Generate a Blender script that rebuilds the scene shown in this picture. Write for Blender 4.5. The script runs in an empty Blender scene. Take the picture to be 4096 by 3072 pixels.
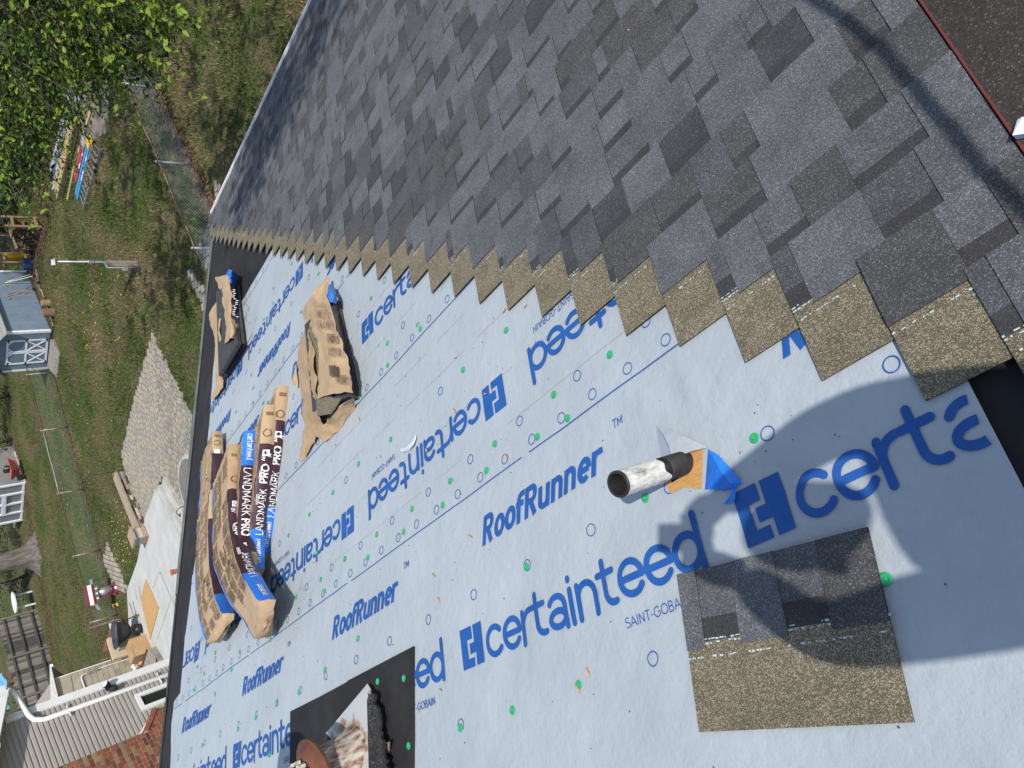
import bpy, bmesh, math, random
import numpy as np
from mathutils import Vector, Matrix, noise as mnoise
random.seed(7); rng = np.random.default_rng(7)
R = math.radians
scene = bpy.context.scene
COL = scene.collection

# ------------------------------------------------------------------ camera, world, sun
FPX, CX, CY = 2966.897, 2048.0, 1536.0        # focal length and centre, in pixels of a 4096 x 3072 picture
H, HP = 8.6, 1.42                              # eye height over the yard, eye distance to the roof plane
def unit(v): v = np.array(v, float); return v/np.linalg.norm(v)
e1c = unit([-475-CX, 3685-CY, FPX])            # along the eaves, camera axes (x right, y down, z forward)
d2c = unit([1290-CX, -3450-CY, FPX])           # down the roof slope
xn = CX + (-FPX*FPX-(3685-CY)*(1070-CY))/(-475-CX)
upc = -unit([xn-CX, 1070-CY, FPX])
e2c = np.cross(upc, e1c)
M = np.stack([e1c, e2c, upc])                  # camera axes -> world axes
C = np.array([0, 0, H])
cam_d = bpy.data.cameras.new('camera'); cam = bpy.data.objects.new('camera', cam_d); COL.objects.link(cam)
cam_d.sensor_width = 36; cam_d.lens = FPX/4096*36; cam_d.clip_start = .05; cam_d.clip_end = 2000
mw = Matrix.Identity(4)
for i in range(3):
    mw[i][0] = M[i][0]; mw[i][1] = -M[i][1]; mw[i][2] = -M[i][2]; mw[i][3] = C[i]
cam.matrix_world = mw
scene.camera = cam
SUN = unit([-.6157, .02, .788])
world = bpy.data.worlds.new('World'); scene.world = world; world.use_nodes = True
wn = world.node_tree; bg = wn.nodes['Background']; sky = wn.nodes.new('ShaderNodeTexSky')
sky.sky_type = 'NISHITA'; sky.sun_disc = False
sky.sun_elevation = math.asin(SUN[2]); sky.sun_rotation = math.atan2(SUN[0], SUN[1])
wn.links.new(sky.outputs[0], bg.inputs[0]); bg.inputs[1].default_value = .15
sl = bpy.data.lights.new('sun', 'SUN'); so = bpy.data.objects.new('sun', sl); COL.objects.link(so)
sl.energy = 3.9; sl.angle = R(.53); sl.color = (1, .95, .87)
so.rotation_euler = Vector(SUN).to_track_quat('Z', 'Y').to_euler()
so.location = (-30, -3, 45)
vs = scene.view_settings; vs.view_transform = 'Standard'; vs.look = 'None'; vs.gamma = 1; vs.exposure = .35; vs.use_curve_mapping = False

# ------------------------------------------------------------------ places
d2 = M @ d2c; nrm = M @ np.cross(d2c, e1c)
def P(s, t, z=0.0):                            # roof coordinates: along the eaves, down the slope, off the roof
    return C - nrm*HP + np.array([s, 0, 0]) + d2*t + nrm*z
def ray(px, py): return M @ np.array([px-CX, py-CY, FPX])
def ground(px, py, z=0.0):
    r = ray(px, py); return C + r*((z-H)/r[2])
def on_roof(px, py, off=0.0):
    r = ray(px, py); X = C + r*(-(HP-off)/(r @ nrm)); return (X-C) @ np.array([1, 0, 0]), (X-C) @ d2
def on_wall(px, py, p0, nv):
    r = ray(px, py); return C + r*(((np.array(p0)-C) @ nv)/(r @ nv))
def sub(ox, oy, sc): return lambda x, y: (ox+x/sc, oy+y/sc)
def wrinkle(s, t):
    a = .0060*mnoise.noise((s*1.6, t*3.2, 3.1)) + .0050*mnoise.noise((s*7+t*3, t*2.0, 7.7))*(.5+.8*mnoise.noise((s*.8, t*.8, 1.7)))
    q = 1-abs(mnoise.noise((s*3.1-t*2.2, s*.9+t*1.1, 9.2)))*5              # sharper creases
    if q > 0: a += .0045*q*q*(.4+mnoise.noise((s*.9, t*.9, 4.4)))
    d = math.hypot(s-1.0, t-.72)
    a += .008*math.exp(-(d/.35)**2)*math.sin(math.atan2(t-.72, s-1.0)*9)*min(1, d/.12)
    k = min(1, max(0.0, (s-(S0C + DS*((t-T0C)/E0)-.02)/1.0)/.30)) if t > .5 else 1
    for s0, s1, t0, t1 in ((2.5, 3.74, -1, .61), (.69, 1.24, .06, .46), (.90, 1.20, .57, .83)):   # weighed down by what lies on it
        k *= min(1, max(max(s0-s, s-s1, t0-t, t-t1), 0)/.08)
    return a*k
E0 = .1447; T0C = .575; S0C = .506; DS = .1652

# ------------------------------------------------------------------ materials
MATS = {}
class NT:
    def __init__(s, m): s.t = m.node_tree; s.n = s.t.nodes; s.l = s.t.links
    def new(s, t, **k):
        n = s.n.new(t)
        for a, b in k.items(): setattr(n, a, b)
        return n
def ramp(nt, src, stops):
    r = nt.new('ShaderNodeValToRGB'); el = r.color_ramp.elements
    while len(el) < len(stops): el.new(.5)
    for e, (p, c) in zip(el, stops): e.position = p; e.color = (*c, 1)
    nt.l.new(src, r.inputs[0]); return r.outputs[0]
def coords(nt, stretch=None, world_space=False):
    if world_space: o = nt.new('ShaderNodeNewGeometry').outputs['Position']
    else: o = nt.new('ShaderNodeTexCoord').outputs['Object']
    if stretch:
        m = nt.new('ShaderNodeMapping'); m.inputs['Scale'].default_value = stretch
        nt.l.new(o, m.inputs[0]); o = m.outputs[0]
    return o
def mix(nt, a, b, fac, mode='MIX'):
    m = nt.new('ShaderNodeMix', data_type='RGBA', blend_type=mode)
    for sock, v in ((m.inputs[0], fac), (m.inputs[6], a), (m.inputs[7], b)):
        if hasattr(v, 'is_linked'): nt.l.new(v, sock)
        elif isinstance(v, (int, float)): sock.default_value = v
        else: sock.default_value = (*v, 1)
    return m.outputs[2]
def noise_tex(nt, vec, scale, detail=4, rough=.55):
    n = nt.new('ShaderNodeTexNoise'); n.inputs['Scale'].default_value = scale
    n.inputs['Detail'].default_value = detail; n.inputs['Roughness'].default_value = rough
    nt.l.new(vec, n.inputs['Vector']); return n.outputs['Fac']
def mat(name, c, c2=None, scale=3, rough=.8, bump=0, bscale=40, metal=0, stretch=None, rnd=0, spec=.3, grime=0, grime_c=(.05, .045, .04), ws=False, trans=0, lo=.35, hi=.65):
    m = bpy.data.materials.new(name); m.use_nodes = True; nt = NT(m); b = nt.n['Principled BSDF']
    b.inputs['Roughness'].default_value = rough; b.inputs['Metallic'].default_value = metal
    b.inputs['Specular IOR Level'].default_value = spec
    v = coords(nt, stretch, ws)
    if rnd:                                     # pieces sharing a mesh differ a little
        oi = nt.new('ShaderNodeObjectInfo')
        cb = nt.new('ShaderNodeVectorMath', operation='ADD'); cm = nt.new('ShaderNodeVectorMath', operation='SCALE')
        nt.l.new(oi.outputs['Location'], cm.inputs[0]); cm.inputs['Scale'].default_value = 3.7
        nt.l.new(v, cb.inputs[0]); nt.l.new(cm.outputs[0], cb.inputs[1]); v = cb.outputs[0]
    col = ramp(nt, noise_tex(nt, v, scale), [(lo, c), (hi, c2 or c)])
    if rnd:
        col2 = ramp(nt, oi.outputs['Random'], [(0, (1-rnd,)*3), (1, (1+rnd,)*3)])
        col = mix(nt, col, col2, 1.0, 'MULTIPLY')
    if grime:
        g = ramp(nt, noise_tex(nt, v, scale*.45+.7, 8, .7), [(.5, (0, 0, 0)), (.72, (grime,)*3)])
        col = mix(nt, col, grime_c, g)
    nt.l.new(col, b.inputs['Base Color'])
    if bump:
        bn = nt.new('ShaderNodeBump'); bn.inputs['Strength'].default_value = 1; bn.inputs['Distance'].default_value = bump
        nt.l.new(noise_tex(nt, v, bscale, 5, .6), bn.inputs['Height']); nt.l.new(bn.outputs[0], b.inputs['Normal'])
    if trans:
        tr = nt.new('ShaderNodeBsdfTranslucent'); nt.l.new(col, tr.inputs[0]); ms = nt.new('ShaderNodeMixShader'); ms.inputs[0].default_value = trans
        nt.l.new(b.outputs[0], ms.inputs[1]); nt.l.new(tr.outputs[0], ms.inputs[2])
        nt.l.new(ms.outputs[0], nt.n['Material Output'].inputs[0])
    MATS[name] = m; return m
def granule(name, base, speck, frac=.86, scale=540, warm=None):
    m = bpy.data.materials.new(name); m.use_nodes = True; nt = NT(m); b = nt.n['Principled BSDF']
    b.inputs['Roughness'].default_value = .88; b.inputs['Specular IOR Level'].default_value = .25
    v = coords(nt, None, True)
    vo = nt.new('ShaderNodeTexVoronoi'); vo.inputs['Scale'].default_value = scale; nt.l.new(v, vo.inputs['Vector'])
    sp = nt.new('ShaderNodeSeparateColor'); nt.l.new(vo.outputs['Color'], sp.inputs[0])
    lo = tuple(x*.62 for x in base); hi = tuple(x*1.4 for x in base); speck = tuple(.38*a+.62*c_ for a, c_ in zip(speck, hi))
    col = ramp(nt, sp.outputs[0], [(0, lo), (frac*.75, base), (frac, hi), (min(.995, frac+.1), speck)])
    if warm:
        wv = ramp(nt, sp.outputs[1], [(.0, (1, 1, 1)), (1, warm)]); col = mix(nt, col, wv, 1.0, 'MULTIPLY')
    lf = ramp(nt, noise_tex(nt, v, 9, 6, .65), [(.3, (.78,)*3), (.7, (1.2,)*3)])
    col = mix(nt, col, lf, 1.0, 'MULTIPLY')
    nt.l.new(col, b.inputs['Base Color'])
    bn = nt.new('ShaderNodeBump'); bn.inputs['Strength'].default_value = .8; bn.inputs['Distance'].default_value = .0018
    nt.l.new(vo.outputs['Distance'], bn.inputs['Height']); nt.l.new(bn.outputs[0], b.inputs['Normal'])
    MATS[name] = m; return m

SH = [granule('shingle_charcoal', (0.0689, 0.0700, 0.0772), (0.350, 0.344, 0.338), .88),
      granule('shingle_grey', (0.0863, 0.0900, 0.0958), (0.390, 0.384, 0.377), .86),
      granule('shingle_slate', (0.0983, 0.1023, 0.1102), (0.405, 0.398, 0.392), .86),
      granule('shingle_dark', (0.0523, 0.0539, 0.0590), (0.253, 0.247, 0.241), .9),
      granule('shingle_brownish', (.064, .064, .066), (0.364, 0.351, 0.325), .87)]
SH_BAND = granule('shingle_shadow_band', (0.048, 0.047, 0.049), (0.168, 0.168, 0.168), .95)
SH_TAN = granule('shingle_headlap', (.125, .110, .080), (0.546, 0.481, 0.364), .74, 520, (1.06, 1.0, .84))
SH_EDGE = mat('shingle_edge', (.02, .02, .021), rough=.95)
BROWN = granule('brown_granules', (.040, .034, .030), (.22, .19, .16), .93, 330)
ADH = mat('sealant_white', (.42, .50, .47), rough=.5)
UNDER = mat('underlayment_grey', (0.310, 0.346, 0.370), (0.342, 0.378, 0.402), 2.5, .55, .0060, 17, grime=.14, grime_c=(.19, .20, .215), ws=True)
INK = mat('printed_blue_ink', (.010, .070, .255), (.015, .085, .30), 14, .6, ws=True)
FELT = mat('black_felt', (0.013, 0.012, 0.013), (0.019, 0.018, 0.018), 6, .85, .0008, 500, grime=.2, grime_c=(.09, .085, .08), ws=True)
MEMB = mat('black_membrane', (.020, .021, .025), (.032, .032, .036), 5, .55, .001, 60, ws=True)
WHITE = mat('white_metal', (.72, .72, .71), (.66, .66, .64), 6, .4, grime=.08)
GREEN = mat('green_plastic', (.015, .30, .105), (.02, .36, .13), 20, .4)
CHALK = mat('red_chalk', (.40, .21, .20), rough=.9)
CHALK_DK = mat('red_chalk_strong', (0.150, 0.028, 0.026), rough=.9)
KRAFT = mat('kraft_paper', (0.368, 0.254, 0.146), (0.423, 0.301, 0.180), 5, .75, .006, 26, ws=True)
KRAFT_IN = mat('kraft_paper_inside', (0.337, 0.227, 0.125), (0.392, 0.274, 0.157), 7, .8, .003, 38, ws=True)
PURPLE = mat('wrapper_maroon', (.035, .012, .020), (.05, .018, .028), 8, .3, .002, 40, ws=True, spec=.5)
WBLUE = mat('wrapper_blue', (.012, .13, .56), (.02, .17, .62), 8, .33, .002, 40, ws=True, spec=.5)
PRINT_W = mat('white_print', (.75, .74, .72), rough=.6)
PRINT_K = mat('brown_print', (.075, .05, .03), rough=.8)
PRINT_T = mat('brown_fine_print', (.135, .092, .05), rough=.8)

# ------------------------------------------------------------------ object helpers
BASE = {}
def props(o, label=None, cat=None, group=None, kind=None):
    if label: o['label'] = label
    if cat: o['category'] = cat
    if group: o['group'] = group
    if kind: o['kind'] = kind
def thing(name, loc, label, cat, group=None, kind=None):
    o = bpy.data.objects.new(name, None); COL.objects.link(o); o.location = tuple(map(float, loc)); o.empty_display_size = .1
    BASE[o.name] = np.array(loc, float); props(o, label, cat, group, kind); return o
ORD = ['first', 'second', 'third', 'fourth', 'fifth', 'sixth', 'seventh', 'eighth', 'ninth', 'tenth', 'eleventh', 'twelfth', 'thirteenth', 'fourteenth', 'fifteenth', 'sixteenth', 'seventeenth', 'eighteenth', 'nineteenth', 'twentieth', 'twenty first', 'twenty second', 'twenty third', 'twenty fourth']
class MB:
    def __init__(s): s.v = []; s.f = []; s.m = []; s.mats = []
    def mi(s, m):
        if m not in s.mats: s.mats.append(m)
        return s.mats.index(m)
    def add(s, vs, fs, m):
        o = len(s.v); s.v += [tuple(map(float, p)) for p in vs]; k = s.mi(m)
        for f in fs: s.f.append(tuple(i+o for i in f)); s.m.append(k)
        return s
    def quad(s, a, b, c, d, m): return s.add([a, b, c, d], [(0, 1, 2, 3)], m)
    def hexa(s, lo, hi, m):                    # two rings of equal length -> solid
        n = len(lo); fs = [tuple(range(n))[::-1], tuple(range(n, 2*n))]
        fs += [(i, (i+1) % n, n+(i+1) % n, n+i) for i in range(n)]
        return s.add(list(lo)+list(hi), fs, m)
    def beam(s, a, b, w, h, m, side=None):
        a = np.array(a, float); b = np.array(b, float); d = unit(b-a)
        sd = np.cross(d, [0, 0, 1.]) if side is None else np.array(side, float)
        if np.linalg.norm(sd) < 1e-4: sd = np.array([1., 0, 0])
        sd = unit(sd - d*(sd @ d)); up = np.cross(sd, d)
        ring = [sd*w/2+up*h/2, -sd*w/2+up*h/2, -sd*w/2-up*h/2, sd*w/2-up*h/2]
        return s.hexa([a+r for r in ring], [b+r for r in ring], m)
    def tube(s, pts, r, m, seg=8, caps=True):
        pts = [np.array(p, float) for p in pts]; rs = r if isinstance(r, (list, tuple)) else [r]*len(pts)
        vs = []; prev = None
        for i, p in enumerate(pts):
            d = unit(pts[min(i+1, len(pts)-1)]-pts[max(i-1, 0)])
            a = np.cross(d, [0, 0, 1.]) if prev is None else prev - d*(prev @ d)
            if np.linalg.norm(a) < 1e-4: a = np.array([1., 0, 0]) - d*d[0]
            a = unit(a); prev = a; b = np.cross(d, a)
            for k in range(seg):
                q = 2*math.pi*k/seg; vs.append(p + rs[i]*(math.cos(q)*a+math.sin(q)*b))
        n = len(pts); fs = [(i*seg+k, i*seg+(k+1) % seg, (i+1)*seg+(k+1) % seg, (i+1)*seg+k) for i in range(n-1) for k in range(seg)]
        if caps: fs += [tuple(range(seg))[::-1], tuple(range((n-1)*seg, n*seg))]
        return s.add(vs, fs, m)
    def grid(s, rows, m):
        n = len(rows[0]); vs = [p for r in rows for p in r]
        return s.add(vs, [(i*n+j, i*n+j+1, (i+1)*n+j+1, (i+1)*n+j) for i in range(len(rows)-1) for j in range(n-1)], m)
    def build(s, name, parent=None, smooth=False, label=None, cat=None, group=None, kind=None):
        me = bpy.data.meshes.new(name)
        if parent is not None:
            top = parent
            while top.parent: top = top.parent
            base = BASE[top.name]
        else: base = np.zeros(3)
        if parent is None and s.v:
            a = np.array(s.v); base = np.array([(a[:, 0].min()+a[:, 0].max())/2, (a[:, 1].min()+a[:, 1].max())/2, a[:, 2].min()])
        me.from_pydata([tuple(np.array(p)-base) for p in s.v] if len(s.v) < 4000 else (np.array(s.v)-base).tolist(), [], s.f)
        for m in s.mats: me.materials.append(m)
        me.polygons.foreach_set('material_index', s.m)
        if smooth: me.polygons.foreach_set('use_smooth', [True]*len(s.f))
        me.update()
        o = bpy.data.objects.new(name, me); COL.objects.link(o)
        if parent is None: o.location = tuple(base); BASE[o.name] = base
        else: o.parent = parent
        props(o, label, cat, group, kind); return o
def prism(mb, poly, z0, z1, m):
    return mb.hexa([(p[0], p[1], z0) for p in poly], [(p[0], p[1], z1) for p in poly], m)
def disc(c, a, b, r, n=16, r2=None): 
    return [np.array(c)+a*r*math.cos(2*math.pi*k/n)+b*(r2 or r)*math.sin(2*math.pi*k/n) for k in range(n)]

# ------------------------------------------------------------------ stroke lettering
def arc(cx, cy, rx, ry, a0, a1, n=14):
    return [(cx+rx*math.cos(R(a0+(a1-a0)*i/n)), cy+ry*math.sin(R(a0+(a1-a0)*i/n))) for i in range(n+1)]
def line(*p):
    out = []
    for a, b in zip(p[:-1], p[1:]):
        for i in range(4): out.append((a[0]+(b[0]-a[0])*i/4, a[1]+(b[1]-a[1])*i/4))
    return out+[p[-1]]
ROUND = {'c': (.95, [arc(.5, .5, .415, .415, 42, 318, 20)]),
 'e': (1.0, [arc(.5, .5, .415, .415, 0, 322, 22), line((.1, .5), (.9, .5))]),
 'r': (.62, [line((.12, .0), (.12, .92)), arc(.54, .5, .42, .415, 178, 92, 8)]),
 't': (.80, [line((.26, 1.25), (.26, .38))+arc(.56, .38, .30, .295, 185, 285, 8), line((.0, .915), (.62, .915))]),
 'a': (.97, [arc(.44, .60, .36, .315, 150, 0, 10)+line((.8, .58), (.8, .0)), arc(.43, .29, .35, .215, 0, 360, 20)]),
 'i': (.32, [line((.12, 0), (.12, .92)), line((.12, 1.2), (.12, 1.24))]),
 'n': (1.0, [line((.12, 0), (.12, .92)), arc(.47, .54, .35, .375, 180, 0, 12)+line((.82, .5), (.82, 0))]),
 'd': (1.08, [arc(.48, .5, .415, .415, 0, 360, 24), line((.895, 1.32), (.895, .02))])}
HEAVY = {'R': (.68, [line((.1, 0), (.1, 1)), line((.1, .92), (.3, .92))+arc(.34, .71, .17, .21, 90, -90, 8)+line((.3, .5), (.1, .5)), line((.3, .48), (.53, 0))]),
 'o': (.60, [arc(.30, .37, .20, .29, 0, 360, 18)]),
 'f': (.45, [line((.14, 0), (.14, .8))+arc(.30, .76, .16, .16, 180, 80, 6)+[(.42, .92)], line((.0, .62), (.38, .62))]),
 'u': (.62, [line((.1, .74), (.1, .28))+arc(.28, .27, .18, .19, 180, 360, 10)+line((.46, .3), (.46, .74)), line((.46, .4), (.46, 0))]),
 'n': (.62, [line((.1, 0), (.1, .74)), arc(.28, .46, .18, .20, 180, 0, 10)+line((.46, .44), (.46, 0))]),
 'e': (.60, [arc(.30, .37, .20, .29, 0, 312, 18), line((.1, .37), (.5, .37))]),
 'r': (.46, [line((.1, 0), (.1, .74)), arc(.30, .45, .20, .21, 180, 70, 7)+[(.44, .66)]])}
CAPS = {'S': (.72, [arc(.34, .74, .25, .22, 35, 270, 10)+arc(.34, .27, .27, .24, 90, -145, 10)]), 'A': (.85, [line((.0, 0), (.38, .96), (.76, 0)), line((.14, .32), (.62, .32))]),
 'I': (.30, [line((.1, 0), (.1, .96))]), 'N': (.88, [line((.1, 0), (.1, .96), (.68, 0), (.68, .96))]), 'T': (.72, [line((.32, 0), (.32, .94)), line((0, .94), (.64, .94))]),
 '-': (.45, [line((.06, .38), (.34, .38))]), 'G': (.95, [arc(.46, .48, .40, .46, 45, 330, 14)+[(.82, .45), (.55, .45)]]), 'O': (1.02, [arc(.48, .48, .42, .46, 0, 360, 18)]),
 'B': (.78, [line((.1, 0), (.1, .94), (.3, .94))+arc(.36, .72, .2, .22, 90, -90, 6)+line((.36, .5), (.1, .5)), arc(.38, .25, .24, .25, 90, -90, 6)+line((.36, 0), (.1, 0))]),
 'L': (.62, [line((.1, .96), (.1, 0), (.52, 0))]), 'D': (.88, [line((.1, 0), (.1, .94), (.3, .94))+arc(.34, .47, .40, .47, 90, -90, 10)+line((.3, 0), (.1, 0))]),
 'M': (1.0, [line((.1, 0), (.1, .96), (.45, .2), (.8, .96), (.8, 0))]), 'R': (.78, [line((.1, 0), (.1, .94), (.3, .94))+arc(.36, .71, .22, .23, 90, -90, 6)+line((.36, .48), (.1, .48)), line((.34, .46), (.64, 0))]),
 'K': (.76, [line((.1, 0), (.1, .96)), line((.62, .96), (.12, .42)), line((.26, .54), (.66, 0))]), 'P': (.74, [line((.1, 0), (.1, .94), (.3, .94))+arc(.36, .70, .22, .24, 90, -90, 6)+line((.36, .46), (.1, .46))]),
 ' ': (.4, []), '/': (.4, []), 'W': (1.1, [line((0, .96), (.24, 0), (.5, .8), (.76, 0), (1, .96))]), 'E': (.66, [line((.56, .94), (.1, .94), (.1, 0), (.56, 0)), line((.1, .48), (.5, .48))])}
def ribbon(pts, w, rnd):
    p = [np.array(q, float) for q in pts]; n = len(p); out = []
    closed = np.linalg.norm(p[0]-p[-1]) < 1e-6
    nr = []
    for i in range(n):
        a = p[i-1] if i else (p[-2] if closed else p[i]); b = p[i+1] if i < n-1 else (p[1] if closed else p[i])
        d = unit(b-a) if np.linalg.norm(b-a) > 1e-9 else np.array([1., 0]); nr.append(np.array([-d[1], d[0]]))
    qs = [[p[i]+nr[i]*w/2, p[i+1]+nr[i+1]*w/2, p[i+1]-nr[i+1]*w/2, p[i]-nr[i]*w/2] for i in range(n-1)]
    if rnd and not closed:
        for c, nv, s in ((p[0], nr[0], 1), (p[-1], nr[-1], -1)):
            th = math.atan2(nv[1], nv[0])
            qs.append([c+.5*w*np.array([math.cos(th+s*math.pi*k/6), math.sin(th+s*math.pi*k/6)]) for k in range(7)])
    return qs
def strokes(text, font, w, rnd, shear=0.0, kern=0.0):
    x = 0; polys = []; k = 0
    for ch in text:
        adv, sts = font[ch]
        for st_ in sts:
            for q in ribbon(st_, w, rnd): polys.append(([(x+a+shear*b, b) for a, b in q], k))
            k += 1
        x += adv+kern
    return polys, x
ICON = [[(0, 1), (.52, 1), (.52, .68), (.28, .68), (.28, .22), (.56, .22), (.56, 0), (0, 0)],
        [(.60, 1), (1, 1), (1, 0), (.66, 0), (.66, .32), (.38, .32), (.38, .58), (.60, .58)]]
def icon_polys(n=5):
    out = []
    for rect in ((0, .68, .28, 1), (.28, .68, .52, 1), (0, .22, .28, .68), (0, 0, .28, .22), (.28, 0, .56, .22),
                 (.60, .58, 1, 1), (.60, .32, 1, .58), (.38, .32, .60, .58), (.66, 0, 1, .32)):
        x0, y0, x1, y1 = rect
        nx = max(1, round((x1-x0)*6)); ny = max(1, round((y1-y0)*6))
        for i in range(nx):
            for j in range(ny):
                a, b = x0+(x1-x0)*i/nx, x0+(x1-x0)*(i+1)/nx; c, d = y0+(y1-y0)*j/ny, y0+(y1-y0)*(j+1)/ny
                out.append(([(a, c), (b, c), (b, d), (a, d)], 0))
    return out

# ================================================================== the house under the camera
house = thing('house', (3, -3, 0), 'house under the camera with half shingled roof and printed grey underlayment', 'house')
RAKE = 6.40; EAVE = 6.08; E0 = .1447; T0C = .575; S0C = .506; DS = .1652
def stair(t):                                   # far end of the shingles at slope position t
    return S0C + DS*((t-T0C)/E0)
mb = MB()
mb.hexa([P(s, t, -.20) for s, t in ((-3.2, -2.5), (RAKE, -2.5), (RAKE, EAVE-.02), (-3.2, EAVE-.02))], [P(s, t, -.012) for s, t in ((-3.2, -2.5), (RAKE, -2.5), (RAKE, EAVE-.02), (-3.2, EAVE-.02))], mat('roof_board', (.36, .24, .13), (.44, .31, .17), 8, .8))
mb.build('roof_deck', house)
mb = MB(); xa, xb = -3.0, 5.95; yb = P(0, EAVE-.35)[1]; ya = 4.5
prism(mb, [(xa, yb), (xb, yb), (xb, ya), (xa, ya)], 0, 4.9, mat('house_siding', (.55, .52, .47), rough=.7)); mb.build('wall', house)
mb = MB(); q = ((-3.3, EAVE-.02), (RAKE+.02, EAVE-.02), (RAKE+.02, EAVE+.085), (-3.3, EAVE+.085)); mb.hexa([P(s, t, -.02) for s, t in q], [P(s, t, .006) for s, t in q], WHITE)
a = [P(-3.3, EAVE+.07, -.02), P(RAKE, EAVE+.07, -.02)]
mb.beam(a[0]-[0, 0, .06], a[1]-[0, 0, .06], .02, .13, WHITE, side=[0, 1, 0])
q = ((-3.3, EAVE+.085), (RAKE+.02, EAVE+.085), (RAKE+.02, EAVE+.125), (-3.3, EAVE+.125)); mb.hexa([P(s, t, -.02) for s, t in q], [P(s, t, .044) for s, t in q], WHITE); mb.build('drip_edge', house)
mb = MB(); mb.beam(P(RAKE+.015, -2.5, -.10), P(RAKE+.015, EAVE, -.10), .02, .17, WHITE, side=[1, 0, 0]); mb.build('rake_board', house)
# black self-sealing membrane on the eave and along the rake
def sheet_mesh(name, pts_fn, s0, s1, t0, t1, z, m, step=.05, parent=None, wr=1.0):
    mb = MB(); nt_ = max(2, int((t1-t0)/step)); ns = max(2, int((s1-s0)/step)); rows = []
    for j in range(nt_+1):
        t = t0+(t1-t0)*j/nt_; a, b = pts_fn(t); rows.append([P(a+(b-a)*i/ns, t, z+wr*wrinkle(a+(b-a)*i/ns, t)) for i in range(ns+1)])
    mb.grid(rows, m)
    return mb.build(name, parent, smooth=True)
sheet_mesh('membrane', lambda t: (max(.3, stair(t)-.8), RAKE), .3, RAKE, 3.85, EAVE-.02, -.004, FELT, .06, house, .6)
sheet_mesh('membrane', lambda t: (5.2, RAKE), 5.2, RAKE, -2.4, 3.9, -.006, FELT, .08, house, .6)
sheet_mesh('membrane', lambda t: (-.7, .62), -.7, .62, -1.2, .62, -.002, FELT, .08, house, .6)
RAKE_EDGE = mat('membrane_edge', (0.078, 0.091, 0.088), (0.130, 0.143, 0.137), 7, .8, .0012, 120, ws=True)
mb = MB(); rows = []
for j in range(40):
    t = 1.95+(EAVE-1.95)*j/39; w = .085*(1 if j > 3 else .35+.2*j)*(1+.14*math.sin(j*.9))
    o_ = .028*mnoise.noise((t*1.3, 0, 4))
    rows.append([P(RAKE-.035+o_*.4, t, .002), P(RAKE-.01+o_*.5, t, .010), P(RAKE+w*.5+o_, t, .010-w*.05), P(RAKE+w+o_, t, -.006-w*.22)])
mb.grid(rows, RAKE_EDGE); mb.build('membrane_overhang', house, smooth=True)
mb = MB(); rows = []
for j in range(30):
    t = -2.4+4.4*j/29; o_ = .01*mnoise.noise((t*1.7, 2, 4)); rows.append([P(RAKE-.03, t, .0), P(RAKE+.008+o_, t, .004), P(RAKE+.03+o_, t, -.10)])
mb.grid(rows, MEMB); mb.build('membrane_overhang', house, smooth=True)
# underlayment sheets, lower one first, with their print
def far_end(t):
    base = np.interp(t, [-.2, .64, 1.1, 1.101, 1.43, 1.95, 2.77, 3.48, 4.1], [6.05, 6.02, 6.09, 5.935, 5.97, 5.885, 5.80, 5.83, 5.86])
    return base + .02*mnoise.noise((t*4, 1, 1))
HOLE = [on_roof(*sub(2200, 1500, 2.074)(*q)) for q in ((1010, 930), (1050, 985), (1150, 935), (1290, 945), (1450, 955), (1540, 935), (1590, 890), (1500, 780), (1400, 660), (1310, 605), (1150, 640), (1000, 690))]
def put(mbp, polys, k, s0, t0, rev, z, dz=.0028, xs=1.0):
    for poly, n in polys:
        pts = []
        for a, b in poly:
            s, t = (s0+a*k*xs, t0-b*k) if rev else (s0-a*k*xs, t0+b*k)
            pts.append((s, t))
        cs = sum(p[0] for p in pts)/len(pts); ct = sum(p[1] for p in pts)/len(pts)
        if cs > far_end(ct)-.02 or cs < max(.44, stair(ct)-.35): continue
        mbp.add([P(s, t, z+wrinkle(s, t)+dz+.00004*n) for s, t in pts], [tuple(range(len(pts)))], INK)
CERT, _ = strokes('certainteed', ROUND, .19, True); SAINT, _ = strokes('SAINT-GOBAIN', CAPS, .11, False)
RUN, _ = strokes('RoofRunner', HEAVY, .19, False, .26); TMK, _ = strokes('TM', CAPS, .13, False, .2)
RING = [([(math.cos(2*math.pi*a/20)*r1, math.sin(2*math.pi*a/20)*r1) for a, r1 in ((k, 1), (k+1, 1), (k+1, .84), (k, .84))], 0) for k in range(20)]
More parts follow.
